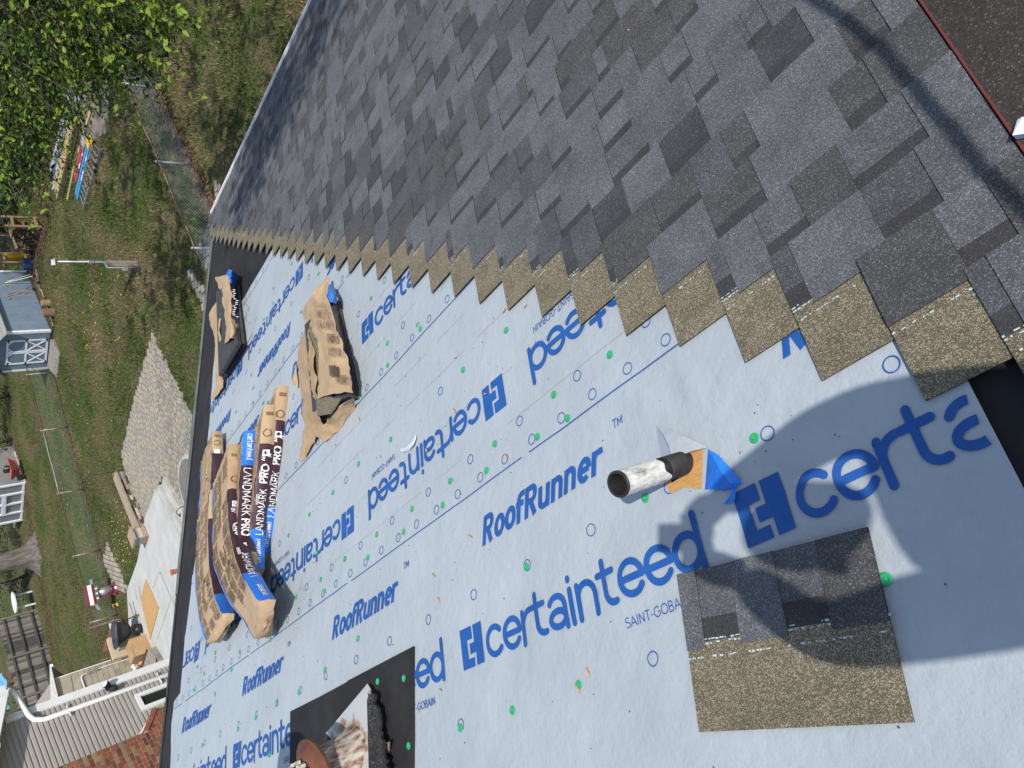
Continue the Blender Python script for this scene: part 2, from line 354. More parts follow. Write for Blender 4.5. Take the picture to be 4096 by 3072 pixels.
def print_sheet(name, T0, rev, s_icon, s_saint, s_run, z, sheet, ring_phase, per=1.25, per_r=1.257, lower=None, upper=True):
    g = -1 if not rev else 1; mb = MB()
    for n in range(-6, 7):
        si = s_icon+per*n
        put(mb, icon_polys(), .13, si, T0+g*.567+(0 if rev else 0), rev, z)
        put(mb, CERT, .1, si+g*.150, T0+g*.567, rev, z)
        put(mb, SAINT, .0262, s_saint+per*n, T0+g*.634, rev, z)
        if s_run is not None:
            put(mb, RUN, .0965, s_run+per_r*n, T0+g*.206, rev, z, xs=1.10)
            put(mb, TMK, .026, s_run+per_r*n+g*.70, T0+g*.206-g*.10, rev, z)
    rows = [(T0+g*.345, .31, ring_phase), (T0+g*.723, .908, ring_phase-1.06)]
    for tt in ([T0-g*.036] if upper else [])+([lower+.038] if lower else []): rows.append((tt, .1545, ring_phase+.5))
    for tt, sp, ph in rows:
        for n in range(-40, 41):
            s = ph+sp*n
            if .4 < s < 6: put(mb, RING, .0185, s, tt, rev, z)
    for tt in ([T0] if upper else [])+([lower] if lower else []):
        for n in range(150):
            s = .44+n*.04
            if abs((s % 1.37)-.3) < .025: continue
            put(mb, [([(0, -.5), (1, -.5), (1, .5), (0, .5)], 0)], 1, s, tt, False, z) if 0 else None
            w = .0021; pts = [(s, tt-w), (s+.04, tt-w), (s+.04, tt+w), (s, tt+w)]
            if s+.04 > far_end(tt) or s < stair(tt)-.3: continue
            mb.add([P(a, b, z+wrinkle(a, b)+.0028) for a, b in pts], [(0, 1, 2, 3)], INK)
    return mb.build('printed_lettering', sheet, kind='stuff')
def under(t0, t1, z):
    def fn(t): return max(.425-.10*min(0, t-.1), stair(t)-.5), far_end(t)
    return sheet_mesh('underlayment', fn, .43, 6.0, t0, t1, z, UNDER, .026, house)
SEAMZ = {}
u4 = under(2.70, 4.04, .004); print_sheet('d', 2.853, True, 3.73, 3.50, 3.935, .004, u4, 3.93, lower=3.945, upper=False)
u3 = under(1.66, 2.86, .008); print_sheet('c', 2.765, False, 2.872, 3.27, 3.87, .008, u3, 2.60)
u2 = under(.80, 1.95, .012); print_sheet('b', .811, True, 1.765, 1.337, None, .012, u2, 2.33, lower=1.879, upper=False)
u1 = under(-.90, 1.105, .016); print_sheet('a', 1.024, False, 2.192, 1.402, 2.0, .016, u1, 2.393, per=1.213)
# red chalk lines
for tt, z in ((1.36, .012), (1.60, .012), (2.35, .008), (2.08, .008), (1.17, .012), (3.4, .004), (1.76, .012)):
    mb = MB()
    for n in range(60):
        s = max(.5, stair(tt)-.1)+n*.1; w = .0006*(1+.5*mnoise.noise((s*5, tt, 0)))
        if s > 5.6: break
        if rng.random() < .25: continue
        tb = tt+.01*math.sin(s*.8)
        mb.add([P(a, b, z+wrinkle(a, b)+.0014) for a, b in ((s, tb-w), (s+.1, tb-w), (s+.1, tb+w), (s, tb+w))], [(0, 1, 2, 3)], CHALK)
    mb.build('chalk_line', house, kind='stuff')

# ---- shingles, one object each
def shingle_geo(mb, f, L, dash=True, tabs=None):
    zt = lambda u: .0141*u/.337
    th = .003; b0 = random.choice(SH)
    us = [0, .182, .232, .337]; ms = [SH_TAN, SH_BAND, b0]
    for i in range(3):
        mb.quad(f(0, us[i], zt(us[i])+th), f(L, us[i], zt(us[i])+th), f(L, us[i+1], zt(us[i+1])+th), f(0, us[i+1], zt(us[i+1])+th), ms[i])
    A = [f(0, 0, 0), f(L, 0, 0), f(L, .337, zt(.337)), f(0, .337, zt(.337))]; B = [f(0, 0, th), f(L, 0, th), f(L, .337, zt(.337)+th), f(0, .337, zt(.337)+th)]
    for i in range(4): mb.quad(A[i], A[(i+1) % 4], B[(i+1) % 4], B[i], SH_EDGE if i != 2 else SH[3])
    if tabs is None:
        tabs = []; x = random.uniform(-.05, .06)
        while x < L:
            w = random.choice([.11, .14, .16, .19, .22, .26])*random.uniform(.9, 1.1); tabs.append((max(0, x), min(L, x+w))); x += w+random.choice([.09, .12, .14, .17])*random.uniform(.9, 1.1)
    for a, b in tabs:
        if b-a < .02: continue
        m = random.choice([SH[0], SH[1], SH[1], SH[2], SH[2], SH[2], SH[4]]); j = random.uniform(-.003, .003); u0 = .168; z1 = lambda u: zt(u)+th+.0032
        lo = [f(a, u0, zt(u0)+th), f(b, u0, zt(u0)+th), f(b+j, .3372, zt(.337)+th), f(a-j, .3372, zt(.337)+th)]
        hi = [f(a, u0, z1(u0)), f(b, u0, z1(u0)), f(b+j, .3372, z1(.337)), f(a-j, .3372, z1(.337))]
        mb.quad(*hi, m)
        for i in range(4): mb.quad(lo[i], lo[(i+1) % 4], hi[(i+1) % 4], hi[i], SH_EDGE if i != 2 else SH[3])
    if dash:
        for u, dens in ((.178, .8), (.186, .6), (.150, .45)):
            xx = 0
            while xx < min(L, .26 if dash == 1 else L):
                w = random.uniform(.002, .012)
                if random.random() < dens:
                    hh = random.uniform(.0010, .0022); uu = u+random.uniform(-.001, .001); zz = zt(uu)+th+.0012
                    mb.quad(f(xx, uu-hh, zz), f(xx+w, uu-hh, zz), f(xx+w, uu+hh, zz), f(xx, uu+hh, zz), ADH)
                xx += w+random.uniform(.001, .006)
for k in range(-1, 37):
    tt = T0C+E0*k; se = min(S0C+DS*k, RAKE+.005)+random.uniform(-.004, .004); L_ = .995; s = se
    if k == 36: s = RAKE+.004
    first = True
    while s > .172:
        ln = min(L_, s-.168)
        if ln < .03: break
        s_ = s; zj = random.uniform(0, .0012); tj = random.uniform(-.003, .003)
        mb = MB()
        shingle_geo(mb, lambda x, u, z: P(s_-x, tt+tj+u, .0195+zj+z), ln-.0015, 1 if first else 0)
        mb.build('shingle', house); s -= L_; first = False
# dark strip beyond the snapped red line
mb = MB()
mb.hexa([P(*q, .016) for q in ((-3.2, .62), (.166, .62), (.166, EAVE), (-3.2, EAVE))], [P(*q, .036) for q in ((-3.2, .62), (.166, .62), (.166, EAVE), (-3.2, EAVE))], BROWN); mb.build('starter_strip', house, label='dark brown granulated strip beyond the red chalk line')
mb = MB()
for n in range(60):
    t = .65+n*.05; w = .0020*(1+.6*mnoise.noise((t*9, 1, 2)))
    if t > .8 and rng.random() < .9 or rng.random() < .4: mb.add([P(a, b, .0366) for a, b in ((.163-w, t), (.164+w*.3, t), (.164+w*.3, t+.05), (.163-w, t+.05))], [(0, 1, 2, 3)], CHALK_DK)
mb.build('chalk_line', house, kind='stuff')
mb = MB(); q = [on_roof(4070, 480, .04), on_roof(4096, 470, .04), on_roof(4130, 500, .04), on_roof(4115, 545, .04), on_roof(4066, 556, .04)]
mb.hexa([P(*p, .0375) for p in q], [P(*p, .041+.004*i) for i, p in enumerate(q)], mat('torn_film', (.62, .68, .74), rough=.5)); mb.build('film_scrap', None, label='white film scrap on the dark strip at the picture edge', cat='scrap')

# ---- felt patch, flue and vent pipe
zA = sub(1000, 2250, 2.018)
q = [on_roof(*zA(*p)) for p in ((367, 1200), (600, 1085), (825, 965), (840, 950), (1100, 815), (1365, 678), (1365, 1000), (1368, 1400), (1365, 1659), (1365, 2100), (365, 2200))]
mb = MB()
mb.hexa([P(a, b, .018) for a, b in q], [P(a, b, .0265) for a, b in q], FELT); mb.build('felt_patch', house)
RUST = mat('rusty_metal', (.13, .040, .016), (.44, .40, .34), 46, .65, .0008, 90, ws=True, metal=.2, lo=.36, hi=.60, stretch=(1, 1, .35), grime=.5, grime_c=(.10, .05, .03))
RUST2 = mat('rusty_collar', (0.100, 0.036, 0.020), (0.190, 0.080, 0.050), 9, .65, .0006, 70, ws=True, metal=.2)
GALV = mat('galvanised_flashing', (0.288, 0.160, 0.080), (0.496, 0.496, 0.480), 10, .5, .0015, 30, ws=True, metal=.35, lo=.38, hi=.5)
GALVD = mat('galvanised_grey', (.22, .23, .24), (.38, .39, .40), 30, .5, .002, 40, ws=True, metal=.4)
zF = sub(1150, 2700, 4.424)
def RP(px, py, off): s, t = on_roof(px, py, off); return P(s, t, off)
flue = thing('flue_pipe', P(*on_roof(1430, 3000)), 'rusty metal flue pipe with flashing and torn old shingle on black felt patch', 'flue pipe')
mb = MB(); rows = []
for i in range(9):
    f_ = i/8; L0 = np.array(zF(1415, 150))*(1-f_)+np.array(zF(680, 1030))*f_; R0 = np.array(zF(1520, 330))*(1-f_)+np.array(zF(1480, 1900))*f_
    rows.append([RP(*(L0*(1-g)+R0*g), .045+.010*math.sin(g*3+f_*4)+.004*mnoise.noise((i*.7, g*5, 2))) for g in np.linspace(0, 1, 9)])
mb.grid(rows, GALV); 
mb.build('flashing', flue, smooth=True)
mb = MB(); rows = []
pr = random.Random(3)
for i in range(26):
    f_ = i/25; L0 = np.array(zF(1400+40*f_, 300+1500*f_)); R0 = np.array(zF(1480+300*f_**.7, 290+1550*f_))+np.array([pr.uniform(-9, 7), pr.uniform(-5, 5)])
    rows.append([RP(*(L0*(1-g)+R0*g), .048+.010*pr.random()+(.016 if g == 1 else 0)) for g in (0, .3, .55, .8, 1)])
mb.grid(rows, granule('old_shingle', (.030, .029, .029), (.34, .33, .32), .9, 200)); 
low = [[p-nrm*.012 for p in r] for r in rows]; mb.grid([[r[-1] for r in rows], [r[-1] for r in low]], SH_EDGE)
mb.build('torn_shingle', flue, label='torn black old shingle edge over the flashing')
mb = MB(); q = [RP(*zF(1740, 1200), .05), RP(*zF(1800, 1180), .06), RP(*zF(1790, 1380), .03), RP(*zF(1715, 1390), .03), RP(*zF(1710, 1260), .035)]
mb.hexa([p-nrm*.004 for p in q], q, mat('old_shingle_back', (.20, .15, .12), rough=.9)); mb.build('torn_shingle', flue)
Bf = P(*on_roof(1448, 3010)); UP = np.array([0, 0, 1.])
def ringat(c, r, tilt=0, n=24):
    return [c+np.array([math.cos(2*math.pi*k/n)*r, math.sin(2*math.pi*k/n)*r, 0]) for k in range(n)]
mb = MB(); mb.tube([Bf-UP*.05, Bf+UP*.02, Bf+UP*.05, Bf+UP*.19, Bf+UP*.20], [.115, .112, .100, .092, .086], RUST, 28); mb.build('boot', flue, smooth=True)
Cc = Bf+UP*.205
mb = MB(); mb.tube([Cc-UP*.008, Cc+UP*.004, Cc+UP*.035], [.140, .142, .075], RUST2, 28); mb.build('storm_collar', flue, smooth=False)
mb = MB(); mb.tube([Cc+UP*.03, Cc+UP*.55], .07, RUST, 24); mb.build('pipe', flue, smooth=True)
mb = MB(); pr = random.Random(5)
for k in range(14):
    q = k/14*6.28; c = Cc+UP*.045+np.array([math.cos(q), math.sin(q), 0])*.073
    mb.tube([c, c+UP*pr.uniform(.01, .035)+np.array([pr.uniform(-.012, .012), pr.uniform(-.012, .012), 0])], [.011, .006], mat('old_tape', (.6, .56, .48), (.25, .22, .18), 60, .7) if k == 0 else MATS['old_tape'], 5)
mb.build('tape', flue)
mb = MB(); T_ = Cc+UP*.55; mb.tube([T_, T_+UP*.03, T_+UP*.20, T_+UP*.26, T_+UP*.31], [.10, .155, .155, .12, .03], RUST, 20); mb.build('cap', flue, smooth=True)

zP = sub(2200, 1500, 2.074)
vent = thing('vent_pipe', P(*on_roof(2740, 1850)), 'white painted black plumbing vent pipe rising through the torn underlayment', 'vent pipe')
wood = mat('roof_wood', (0.496, 0.288, 0.104), (0.400, 0.200, 0.064), 30, .6, .0008, 30, stretch=(1.2, 9, 9), ws=True)
TARP = mat('underlayment_blue_back', (.015, .15, .60), (.02, .19, .66), 12, .45, .007, 22, ws=True)
def patch(name, pts, m, z=.0185, zs=None, par=vent):
    mb = MB(); q = [on_roof(*zP(*p)) for p in pts]
    zz = zs or [z]*len(q); top = [P(a, b, wrinkle(a, b)+k) for (a, b), k in zip(q, zz)]
    mb.hexa([p-nrm*.0014 for p in top], top, m); return mb.build(name, par)
patch('roof_board', [(1000, 915), (1050, 990), (1100, 965), (1150, 937), (1300, 950), (1312, 600), (1240, 610), (1150, 640), (1000, 700)], wood, .0192)
patch('hole', [(1000, 760), (1060, 900), (1110, 862), (1170, 832), (1185, 760), (1205, 680), (1150, 645), (1060, 670), (1000, 700)], mat('painted_hole_dark', (.006, .006, .006), rough=1), .0206)  # no opening is cut: flat near-black patch paints the shade inside
patch('split_board', [(1150, 645), (1240, 610), (1312, 598), (1290, 625), (1195, 672)], mat('split_wood', (.40, .17, .05), (.5, .24, .09), 25, .7), .022)
mb = MB(); fl = [(1312, 615, .02), (1400, 665, .024), (1500, 775, .028), (1595, 890, .021), (1540, 935, .022), (1450, 962, .021), (1285, 950, .020), (1420, 800, .046), (1500, 900, .034)]
V = [RP(*zP(x, y), z) for x, y, z in fl]
mb.add(V, [(0, 1, 7), (1, 2, 7), (2, 8, 7), (2, 3, 8), (3, 4, 8), (4, 5, 8), (5, 7, 8), (5, 6, 7), (6, 0, 7)], TARP); mb.build('underlayment_flap', vent, label='blue underside of the torn underlayment folded back')
mb = MB(); V = [RP(*zP(x, y), z) for x, y, z in ((1520, 930, .024), (1545, 935, .024), (1535, 1030, .03), (1490, 1068, .022), (1440, 1075, .021), (1500, 990, .03))]
mb.add(V, [(0, 1, 2, 5), (5, 2, 3, 4)], TARP); mb.build('underlayment_flap', vent)
TORN = mat('torn_edge_white', (.66, .68, .70), rough=.7)
mb = MB(); pr = random.Random(8)
path = [(1312, 605), (1360, 625), (1440, 695), (1520, 790), (1596, 888), (1545, 938), (1450, 965), (1290, 950), (1200, 940), (1150, 936), (1100, 965), (1050, 990), (1010, 930)]
for (x0, y0), (x1, y1) in zip(path[:-1], path[1:]):
    n = max(2, int(math.hypot(x1-x0, y1-y0)/9))
    for i in range(n):
        a = [RP(*zP(x0+(x1-x0)*(i+d)/n+pr.uniform(-4, 4), y0+(y1-y0)*(i+d)/n+pr.uniform(-4, 4)), .021+pr.random()*.004) for d in (0, .5, 1)]
        mb.add(a, [(0, 1, 2)], TORN)
mb.build('torn_edge', vent)
mb = MB(); V = [RP(*zP(x, y), z) for x, y, z in ((875, 410, .0185), (1100, 505, .030), (1315, 600, .022), (1200, 625, .034), (1010, 690, .045), (985, 590, .040), (940, 500, .032))]
mb.add(V, [(0, 1, 6), (6, 1, 5), (5, 1, 3), (5, 3, 4), (1, 2, 3)], UNDER)
V = [RP(*zP(x, y), z) for x, y, z in ((880, 425, .0190), (938, 505, .031), (983, 595, .039), (1005, 690, .043), (925, 715, .020), (905, 580, .019))]
mb.add(V, [(0, 1, 5), (1, 2, 5), (2, 3, 4, 5)], mat('underlayment_shadow_side', (.36, .40, .45), rough=.7))
mb.build('underlayment_flap', vent, label='lifted grey underlayment corner cut beside the pipe')
BLK = mat('black_pipe', (.018, .017, .017), (.032, .030, .028), 30, .45, ws=True)
WPT = mat('white_paint_scuffed', (.74, .73, .68), (.55, .54, .50), 40, .5, .0006, 60, stretch=(3, 3, 1), ws=True, grime=.85, grime_c=(.03, .03, .03))
Bv = P(*on_roof(2755, 1845)); Bv[2] -= .06
def above(b, px, py):
    r = ray(px, py); A = np.stack([r, [0, 0, -1.]], 1); return np.linalg.lstsq(A, np.array(b)-C, rcond=None)[0][1]
hv = above(Bv, *zP(580, 960)); rv = .0300
mb = MB(); mb.tube([Bv-UP*.1, Bv+UP*hv*.56], rv, BLK, 32); mb.build('pipe', vent, smooth=True)
mb = MB(); n = 32; rows = []
z_bot = [.55+.035*math.sin(k*6.28/n*2+1)+.02*math.sin(k*6.28/n*5) for k in range(n)]
for fz in (0, .03, .97, 1):
    rows.append([Bv+np.array([math.cos(2*math.pi*k/n), math.sin(2*math.pi*k/n), 0])*(rv+.0008)+UP*hv*(z_bot[k % n]*(1-fz)+.985*fz) for k in list(range(n))+[0]])
mb.grid(rows, WPT); mb.build('painted_sleeve', vent, smooth=True)
mb = MB(); ri = rv-.005
rr = [[Bv+np.array([math.cos(2*math.pi*k/n), math.sin(2*math.pi*k/n), 0])*r_+UP*z_ for k in list(range(n))+[0]] for r_, z_ in ((rv, hv*.5), (rv, hv*.985), (rv+.0012, hv*.986), (rv+.0012, hv*.997), (rv, hv), (ri, hv), (ri-.0005, hv-.02), (ri-.0005, hv-.30))]
mb.grid(rr, BLK); mb.build('pipe_rim', vent, smooth=False)

# ---- green cap nails
up_n = Vector(nrm); ax = np.array([1., 0, 0]); ay = d2
mb = MB(); prof = [(.0, .0036), (.004, .0036), (.0045, .0026), (.0105, .0028), (.0125, .0018), (.013, 0)]
rows = [[ax*r_*math.cos(2*math.pi*k/14)+ay*r_*math.sin(2*math.pi*k/14)+nrm*z_ for k in range(15)] for r_, z_ in prof]
nm = MB(); nm.grid(rows, GREEN); nh = [[ax*r_*math.cos(2*math.pi*k/8)+ay*r_*math.sin(2*math.pi*k/8)+nrm*z_ for k in range(9)] for r_, z_ in ((0, .0048), (.0028, .0046), (.003, .0036))]; nm.grid(nh, mat('nail_steel', (.5, .5, .5), rough=.35, metal=.8))
nail_me = bpy.data.meshes.new('cap_nail'); nail_me.from_pydata([tuple(v) for v in nm.v], [], nm.f); [nail_me.materials.append(m_) for m_ in nm.mats]; nail_me.polygons.foreach_set('material_index', nm.m)
nails = [(907, 703), (1100, 715), (1006, 800), (1203, 854), (1234, 905), (1325, 768), (1170, 945), (1076, 960), (1060, 1018), (979, 1040), (965, 1092), (897, 1100), (881, 1150), (850, 950), (820, 1155), (781, 1003),
 (725, 1065), (1147, 1225), (1403, 1077), (1640, 949), (783, 855), (843, 790), (840, 742), (652, 674), (914, 712), (990, 628), (805, 645), (690, 592), (674, 1112), (628, 1157), (711, 1278), (653, 1495), (713, 1447), (781, 1380),
 (829, 1472), (886, 1465), (897, 1610), (1002, 1572), (1117, 1534), (1260, 1480), (753, 1208), (803, 1205), (646, 1290), (590, 1382), (524, 1408), (508, 1447), (424, 1490), (560, 1550), (520, 1575), (606, 1520), (445, 1610), (700, 1252),
 (440, 1380), (512, 890), (530, 720), (593, 623), (632, 570), (572, 690), (545, 810), (548, 870), (592, 655), (654, 745), (606, 800), (590, 775), (497, 1290), (432, 1440), (470, 1410), (690, 1195), (583, 870), (598, 845), (560, 915), (578, 905),
 (482, 655), (498, 635), (445, 1455), (590, 1630), (1925, 1252)]
for x, y in nails:
    s, t = on_roof(x*1.8517, y*1.8517); o = bpy.data.objects.new('cap_nail', nail_me); COL.objects.link(o); o.parent = house
    z = .0268 if (s > 2.5 and s < 3.74 and t < .61) else (.0185 if t < 1.1 else (.0145 if t < 1.95 else (.0105 if t < 2.86 else .0065)))
    o.location = tuple(P(s, t, z+wrinkle(s, t))-BASE[house.name])
def loose_nail(px, py, tilt):
    mb = MB(); c = RP(px, py, .034); a = unit(nrm+np.array(tilt)); b = unit(np.cross(a, [0, 1, .3])); c2 = np.cross(a, b)
    mb.hexa(disc(c, b, c2, .013, 12), disc(c+a*.003, b, c2, .012, 12), GREEN); mb.tube([c+a*.003, c-a*.026], .0015, MATS['nail_steel'], 6)
    mb.build('loose_cap_nail', None, label='loose green cap nail lying on the dark shingles', cat='nail')
loose_nail(*sub(600, 0, 1.58)(1832, 703), (.6, -1.2, -.2))
# ---- loose shingle offcut
cs = [np.array(q) for q in ((1.183, .460), (.694, .399), (.751, .062), (1.241, .123))]
Lx = np.linalg.norm(cs[1]-cs[0])
def fl_(x, u, z):
    g = x/Lx; a = cs[3]*(1-g)+cs[2]*g; b = cs[0]*(1-g)+cs[1]*g; p = a*(1-u/.337)+b*(u/.337)
    bend = 0
    return P(p[0], p[1], .0205+z*.75)
random.seed(21); mb = MB(); shingle_geo(mb, fl_, Lx, 2, [(0, .055), (.155, .275), (.375, Lx)])
mb.build('shingle_offcut', None, label='loose square shingle offcut with tan upper half lying on the grey underlayment', cat='shingle')
random.seed(9)
# ---- wood chips and scraps
CHIP = mat('wood_chip', (0.480, 0.320, 0.176), (0.400, 0.224, 0.112), 30, .7)
def chip(px, py, l, ang, w=.006, m=CHIP, off=.02, mb=None):
    s, t = on_roof(px, py, off); a = np.array([math.cos(ang), math.sin(ang)])*l/2; b = np.array([-math.sin(ang), math.cos(ang)])*w/2
    q = [(s-a[0], t-a[1]), (s-a[0]*.2+b[0], t-a[1]*.2+b[1]), (s+a[0], t+a[1]), (s+a[0]*.1-b[0], t+a[1]*.1-b[1])]
    mb.hexa([P(*p, off-.002) for p in q], [P(*p, off+.001+.003*(i % 2)) for i, p in enumerate(q)], m)
chips = [(1733, 2300, .05, .9), (1754, 2400, .05, 1.2), (1570, 2580, .03, .4), (1470, 2690, .03, 2), (1256, 1340, .05, 1.3), (1816, 1643, .06, 1.2), (1940, 1575, .04, .5), (1820, 1430, .035, .2), (2015, 1240, .05, 2.7), (2100, 1222, .035, 2.7), (2023, 1826, .05, 1.4), (1340, 1780, .04, 1.3), (1475, 1567, .03, 1.2), (1520, 1825, .03, 1.4), (1435, 1675, .05, 1.3), (1705, 1800, .04, 1.5), (1760, 2760, .04, .5), (2350, 2690, .05, 1.4), (2515, 120, .035, 1), (1065, 2830, .03, 1), (1250, 2250, .04, .5), (1880, 2145, .05, .8), (2310, 2755, .05, 1.2)]
for x, y, l, a in chips:
    mb = MB(); chip(x, y, l*.55, a, l*.13, CHIP, .022 if x < 2400 or y > 900 else .036, mb)
    mb.build('wood_chip', None, label=ORD[[c_[:2] for c_ in sorted(chips, key=lambda c_: (c_[0]-2500)**2+(c_[1]-1950)**2)].index((x, y))]+' pale wood chip on the roof counting outward from the vent pipe', cat='wood chip', group='wood chips scattered on the roof')
mb = MB()
for i in range(900):
    s, t = rng.uniform(.5, 5.7), rng.uniform(-.2, 3.9)
    if s < stair(t)+.05: continue
    z = .0185 if t < 1.1 else (.0145 if t < 1.95 else (.0105 if t < 2.86 else .0065)); r_ = rng.uniform(.0012, .004); a = rng.uniform(0, 6.28)
    q = [(s+r_*math.cos(a+k*2.1), t+r_*math.sin(a+k*2.1)) for k in range(3)]
    mb.add([P(*p, z+wrinkle(*p)+.0008) for p in q]+[P(s, t, z+wrinkle(s, t)+.003)], [(0, 1, 3), (1, 2, 3), (2, 0, 3)], SH[0] if rng.random() < .8 else CHIP)
mb.build('roof_debris', None, kind='stuff', label='tiny granules and splinters scattered on the underlayment', cat='debris')
mb = MB(); z7 = sub(1200, 1000, 1.8433)
V = [z7(800+(p[0]-800)*.85, 1430+(p[1]-1430)*.85) for p in ((720, 1475), (790, 1455), (840, 1400), (865, 1340), (862, 1385), (840, 1440), (800, 1490), (740, 1500))]
q = [RP(*p, .016+.012*(i % 3)/2) for i, p in enumerate(V)]; mb.hexa([p-nrm*.0015 for p in q], q, mat('white_scrap', (0.500, 0.540, 0.560), rough=.5)); mb.build('film_scrap', None, label='curled white film scrap on the underlayment near the middle', cat='scrap')

# ================================================================== bundles of shingles in wrappers
zB = sub(750, 1450, 1.442); z5 = sub(800, 900, 2.37)
def make_bundle(label, px, zb, width, thick, tilt, segs, texts, seed, fine=True, end_pucker=True, group='wrapped shingle bundles lying on the roof'):
    pr = random.Random(seed)
    pts = [np.array(on_roof(*zB(x, y), zb)) for x, y in px]
    ln = np.concatenate([[0], np.cumsum([np.linalg.norm(b-a) for a, b in zip(pts[:-1], pts[1:])])]); ln /= ln[-1]
    def spine(u): 
        u = min(1, max(0, u)); return np.array([np.interp(u, ln, [p[i] for p in pts]) for i in (0, 1)])
    def frame(u):
        # smooth tangent
        p = (spine(u-.06)+2*spine(u)+spine(u+.06))/4 if .06 < u < .94 else spine(u)
        d = spine(min(1, u+.12))-spine(max(0, u-.12)); d /= np.linalg.norm(d)
        sd = np.array([.98, -.2])
        S = ax*sd[0]+ay*sd[1]; th = R(tilt[0]+(tilt[1]-tilt[0])*min(1, max(0, (u-.45)/.4))) if isinstance(tilt, tuple) else R(tilt)
        return P(p[0], p[1], zb), S*math.cos(th)-nrm*math.sin(th), nrm*math.cos(th)+S*math.sin(th), ax*d[0]+ay*d[1]
    def nz(u, a, k=1): return mnoise.noise((u*9+seed, a*14, k*3.3))*.007+mnoise.noise((u*28+seed, a*30, k))*.0032
    def near(u, v, off=0):                       # v: 0 at the roof, 1 at the top edge
        B, S, N, D = frame(u); q = 1-.5*end(u); return B+N*thick*(v*q+.1*(1-q))+S*(-.012*math.sin(v*3.14)-off)+S*nz(u, v, 1)+D*0
    def top(u, w, off=0):
        B, S, N, D = frame(u); q = 1-.5*end(u); return B+N*(thick*(q+.1*(1-q))+off+.0015*math.sin(w*3.14)+nz(u, w, 2))+S*width*w
    def far(u, v):
        B, S, N, D = frame(u); return B+N*thick*v+S*width+S*nz(u, v, 5)
    def end(u): return (max(0, 1-u/.05)**2+max(0, 1-(1-u)/.05)**2)*.2
    root = thing('shingle_bundle', near(.5, 0), label, 'shingle bundle', group)
    N_ = 48; us = np.linspace(0, 1, N_+1)
    mb = MB()
    mb.grid([[top(u, w) for w in np.linspace(0, 1, 13)] for u in us], KRAFT)
    mb.grid([[far(u, v) for v in (1, .5, 0)] for u in us], KRAFT)
    for u, sg in ((0, -1), (1, 1)):              # crumpled ends
        B, S, N, D = frame(u); rows = []
        edge = [near(u, v) for v in (0, .5, 1)]+[top(u, w) for w in (.12, .25, .37, .5, .62, .75, .87, 1)]+[far(u, .5), far(u, 0)]+[near(u, 0)+S*width*w for w in (.7, .35, 0)]
        cen = B+N*thick*.4+S*width*.5; out = D*sg
        for g in (0, .25, .55, .8, 1): rows.append([e_*(1-g)+cen*g+out*(.05*math.sin(min(1, g*1.6)*1.57))+np.array([pr.uniform(-1, 1) for _ in range(3)])*(.008 if 0 < g < 1 else 0) for e_ in edge])
        mb.grid(rows, KRAFT)
    for a, b, m in segs:
        if m is KRAFT:
            ii = np.linspace(a, b, max(2, int((b-a)*N_)+1)); mb.grid([[near(u, v) for v in np.linspace(0, 1, 5)] for u in ii], KRAFT)
    mb.build('wrapper', root, smooth=True)
    for a, b, m in segs:
        if m is not KRAFT:
            ii = np.linspace(a, b, max(2, int((b-a)*N_)+1)); m2 = MB(); m2.grid([[near(u, v) for v in np.linspace(0, 1, 5)] for u in ii], m)
            m2.build('printed_band', root, smooth=True)
    L_ = sum(np.linalg.norm(b-a) for a, b in zip(pts[:-1], pts[1:]))
    for txt, font, w, u0, v0, hgt_, rev, m, stretch in texts:
        m3 = MB(); polys, wid = (txt, 1) if isinstance(txt, list) else strokes(txt, font, w, False)
        for poly, k in polys:
            q = []
            for a, b in poly:
                du = a*hgt_*stretch/L_; u = u0+du if rev else u0-du; v = (v0-b*hgt_/thick) if rev else (v0+b*hgt_/thick)
                q.append(near(u, v, .0045+.00005*k))
            m3.add(q, [tuple(range(len(q)))], m)
        m3.build('lettering' if not isinstance(txt, list) else 'printed_mark', root)
    if fine:
        m4 = MB()
        u = .05
        while u < .93:
            du = pr.uniform(.08, .13)
            for c0, c1 in ((.04, .34), (.37, .66), (.69, .96)):
                if pr.random() < .12: continue
                lines = int(du*L_/.0125); 
                for i in range(lines):
                    a0 = u+.008+i*(du-.016)/lines; b_ = c0+(c1-c0)*pr.uniform(.75, 1)
                    for g in range(3):
                        w0 = c0+(b_-c0)*g/3; w1 = c0+(b_-c0)*(g+.93)/3
                        m4.quad(top(a0, w0, .0034), top(a0, w1, .0034), top(a0+.0042, w1, .0034), top(a0+.0042, w0, .0034), PRINT_T)
            for c in (0.02, .355, .675):
                m4.quad(top(u, c, .0018), top(u, c+.33*.9, .0018), top(u+.0022, c+.33*.9, .0018), top(u+.0022, c, .0018), PRINT_T)
            u += du
        for u, w in ((.56, .35), (.62, .22), (.66, .6)):
            m4.quad(top(u, w, .0024), top(u+.016, w+.06, .0024), top(u+.036, w, .0024), top(u+.016, w-.06, .0024), MATS['wrapper_ink'])
        m4.build('fine_print', root, kind='stuff')
    m5 = MB()                                   # torn coloured seam along the far top edge
    ii = np.linspace(.02, .98, 40)
    m5.grid([[top(u, w, .003) for w in (.93+.02*pr.random(), 1.0)] for u in ii], PURPLE if seed % 2 else WBLUE); m5.build('seam_strip', root, smooth=True)
    return root
mat('wrapper_ink', (.03, .03, .035), rough=.8)
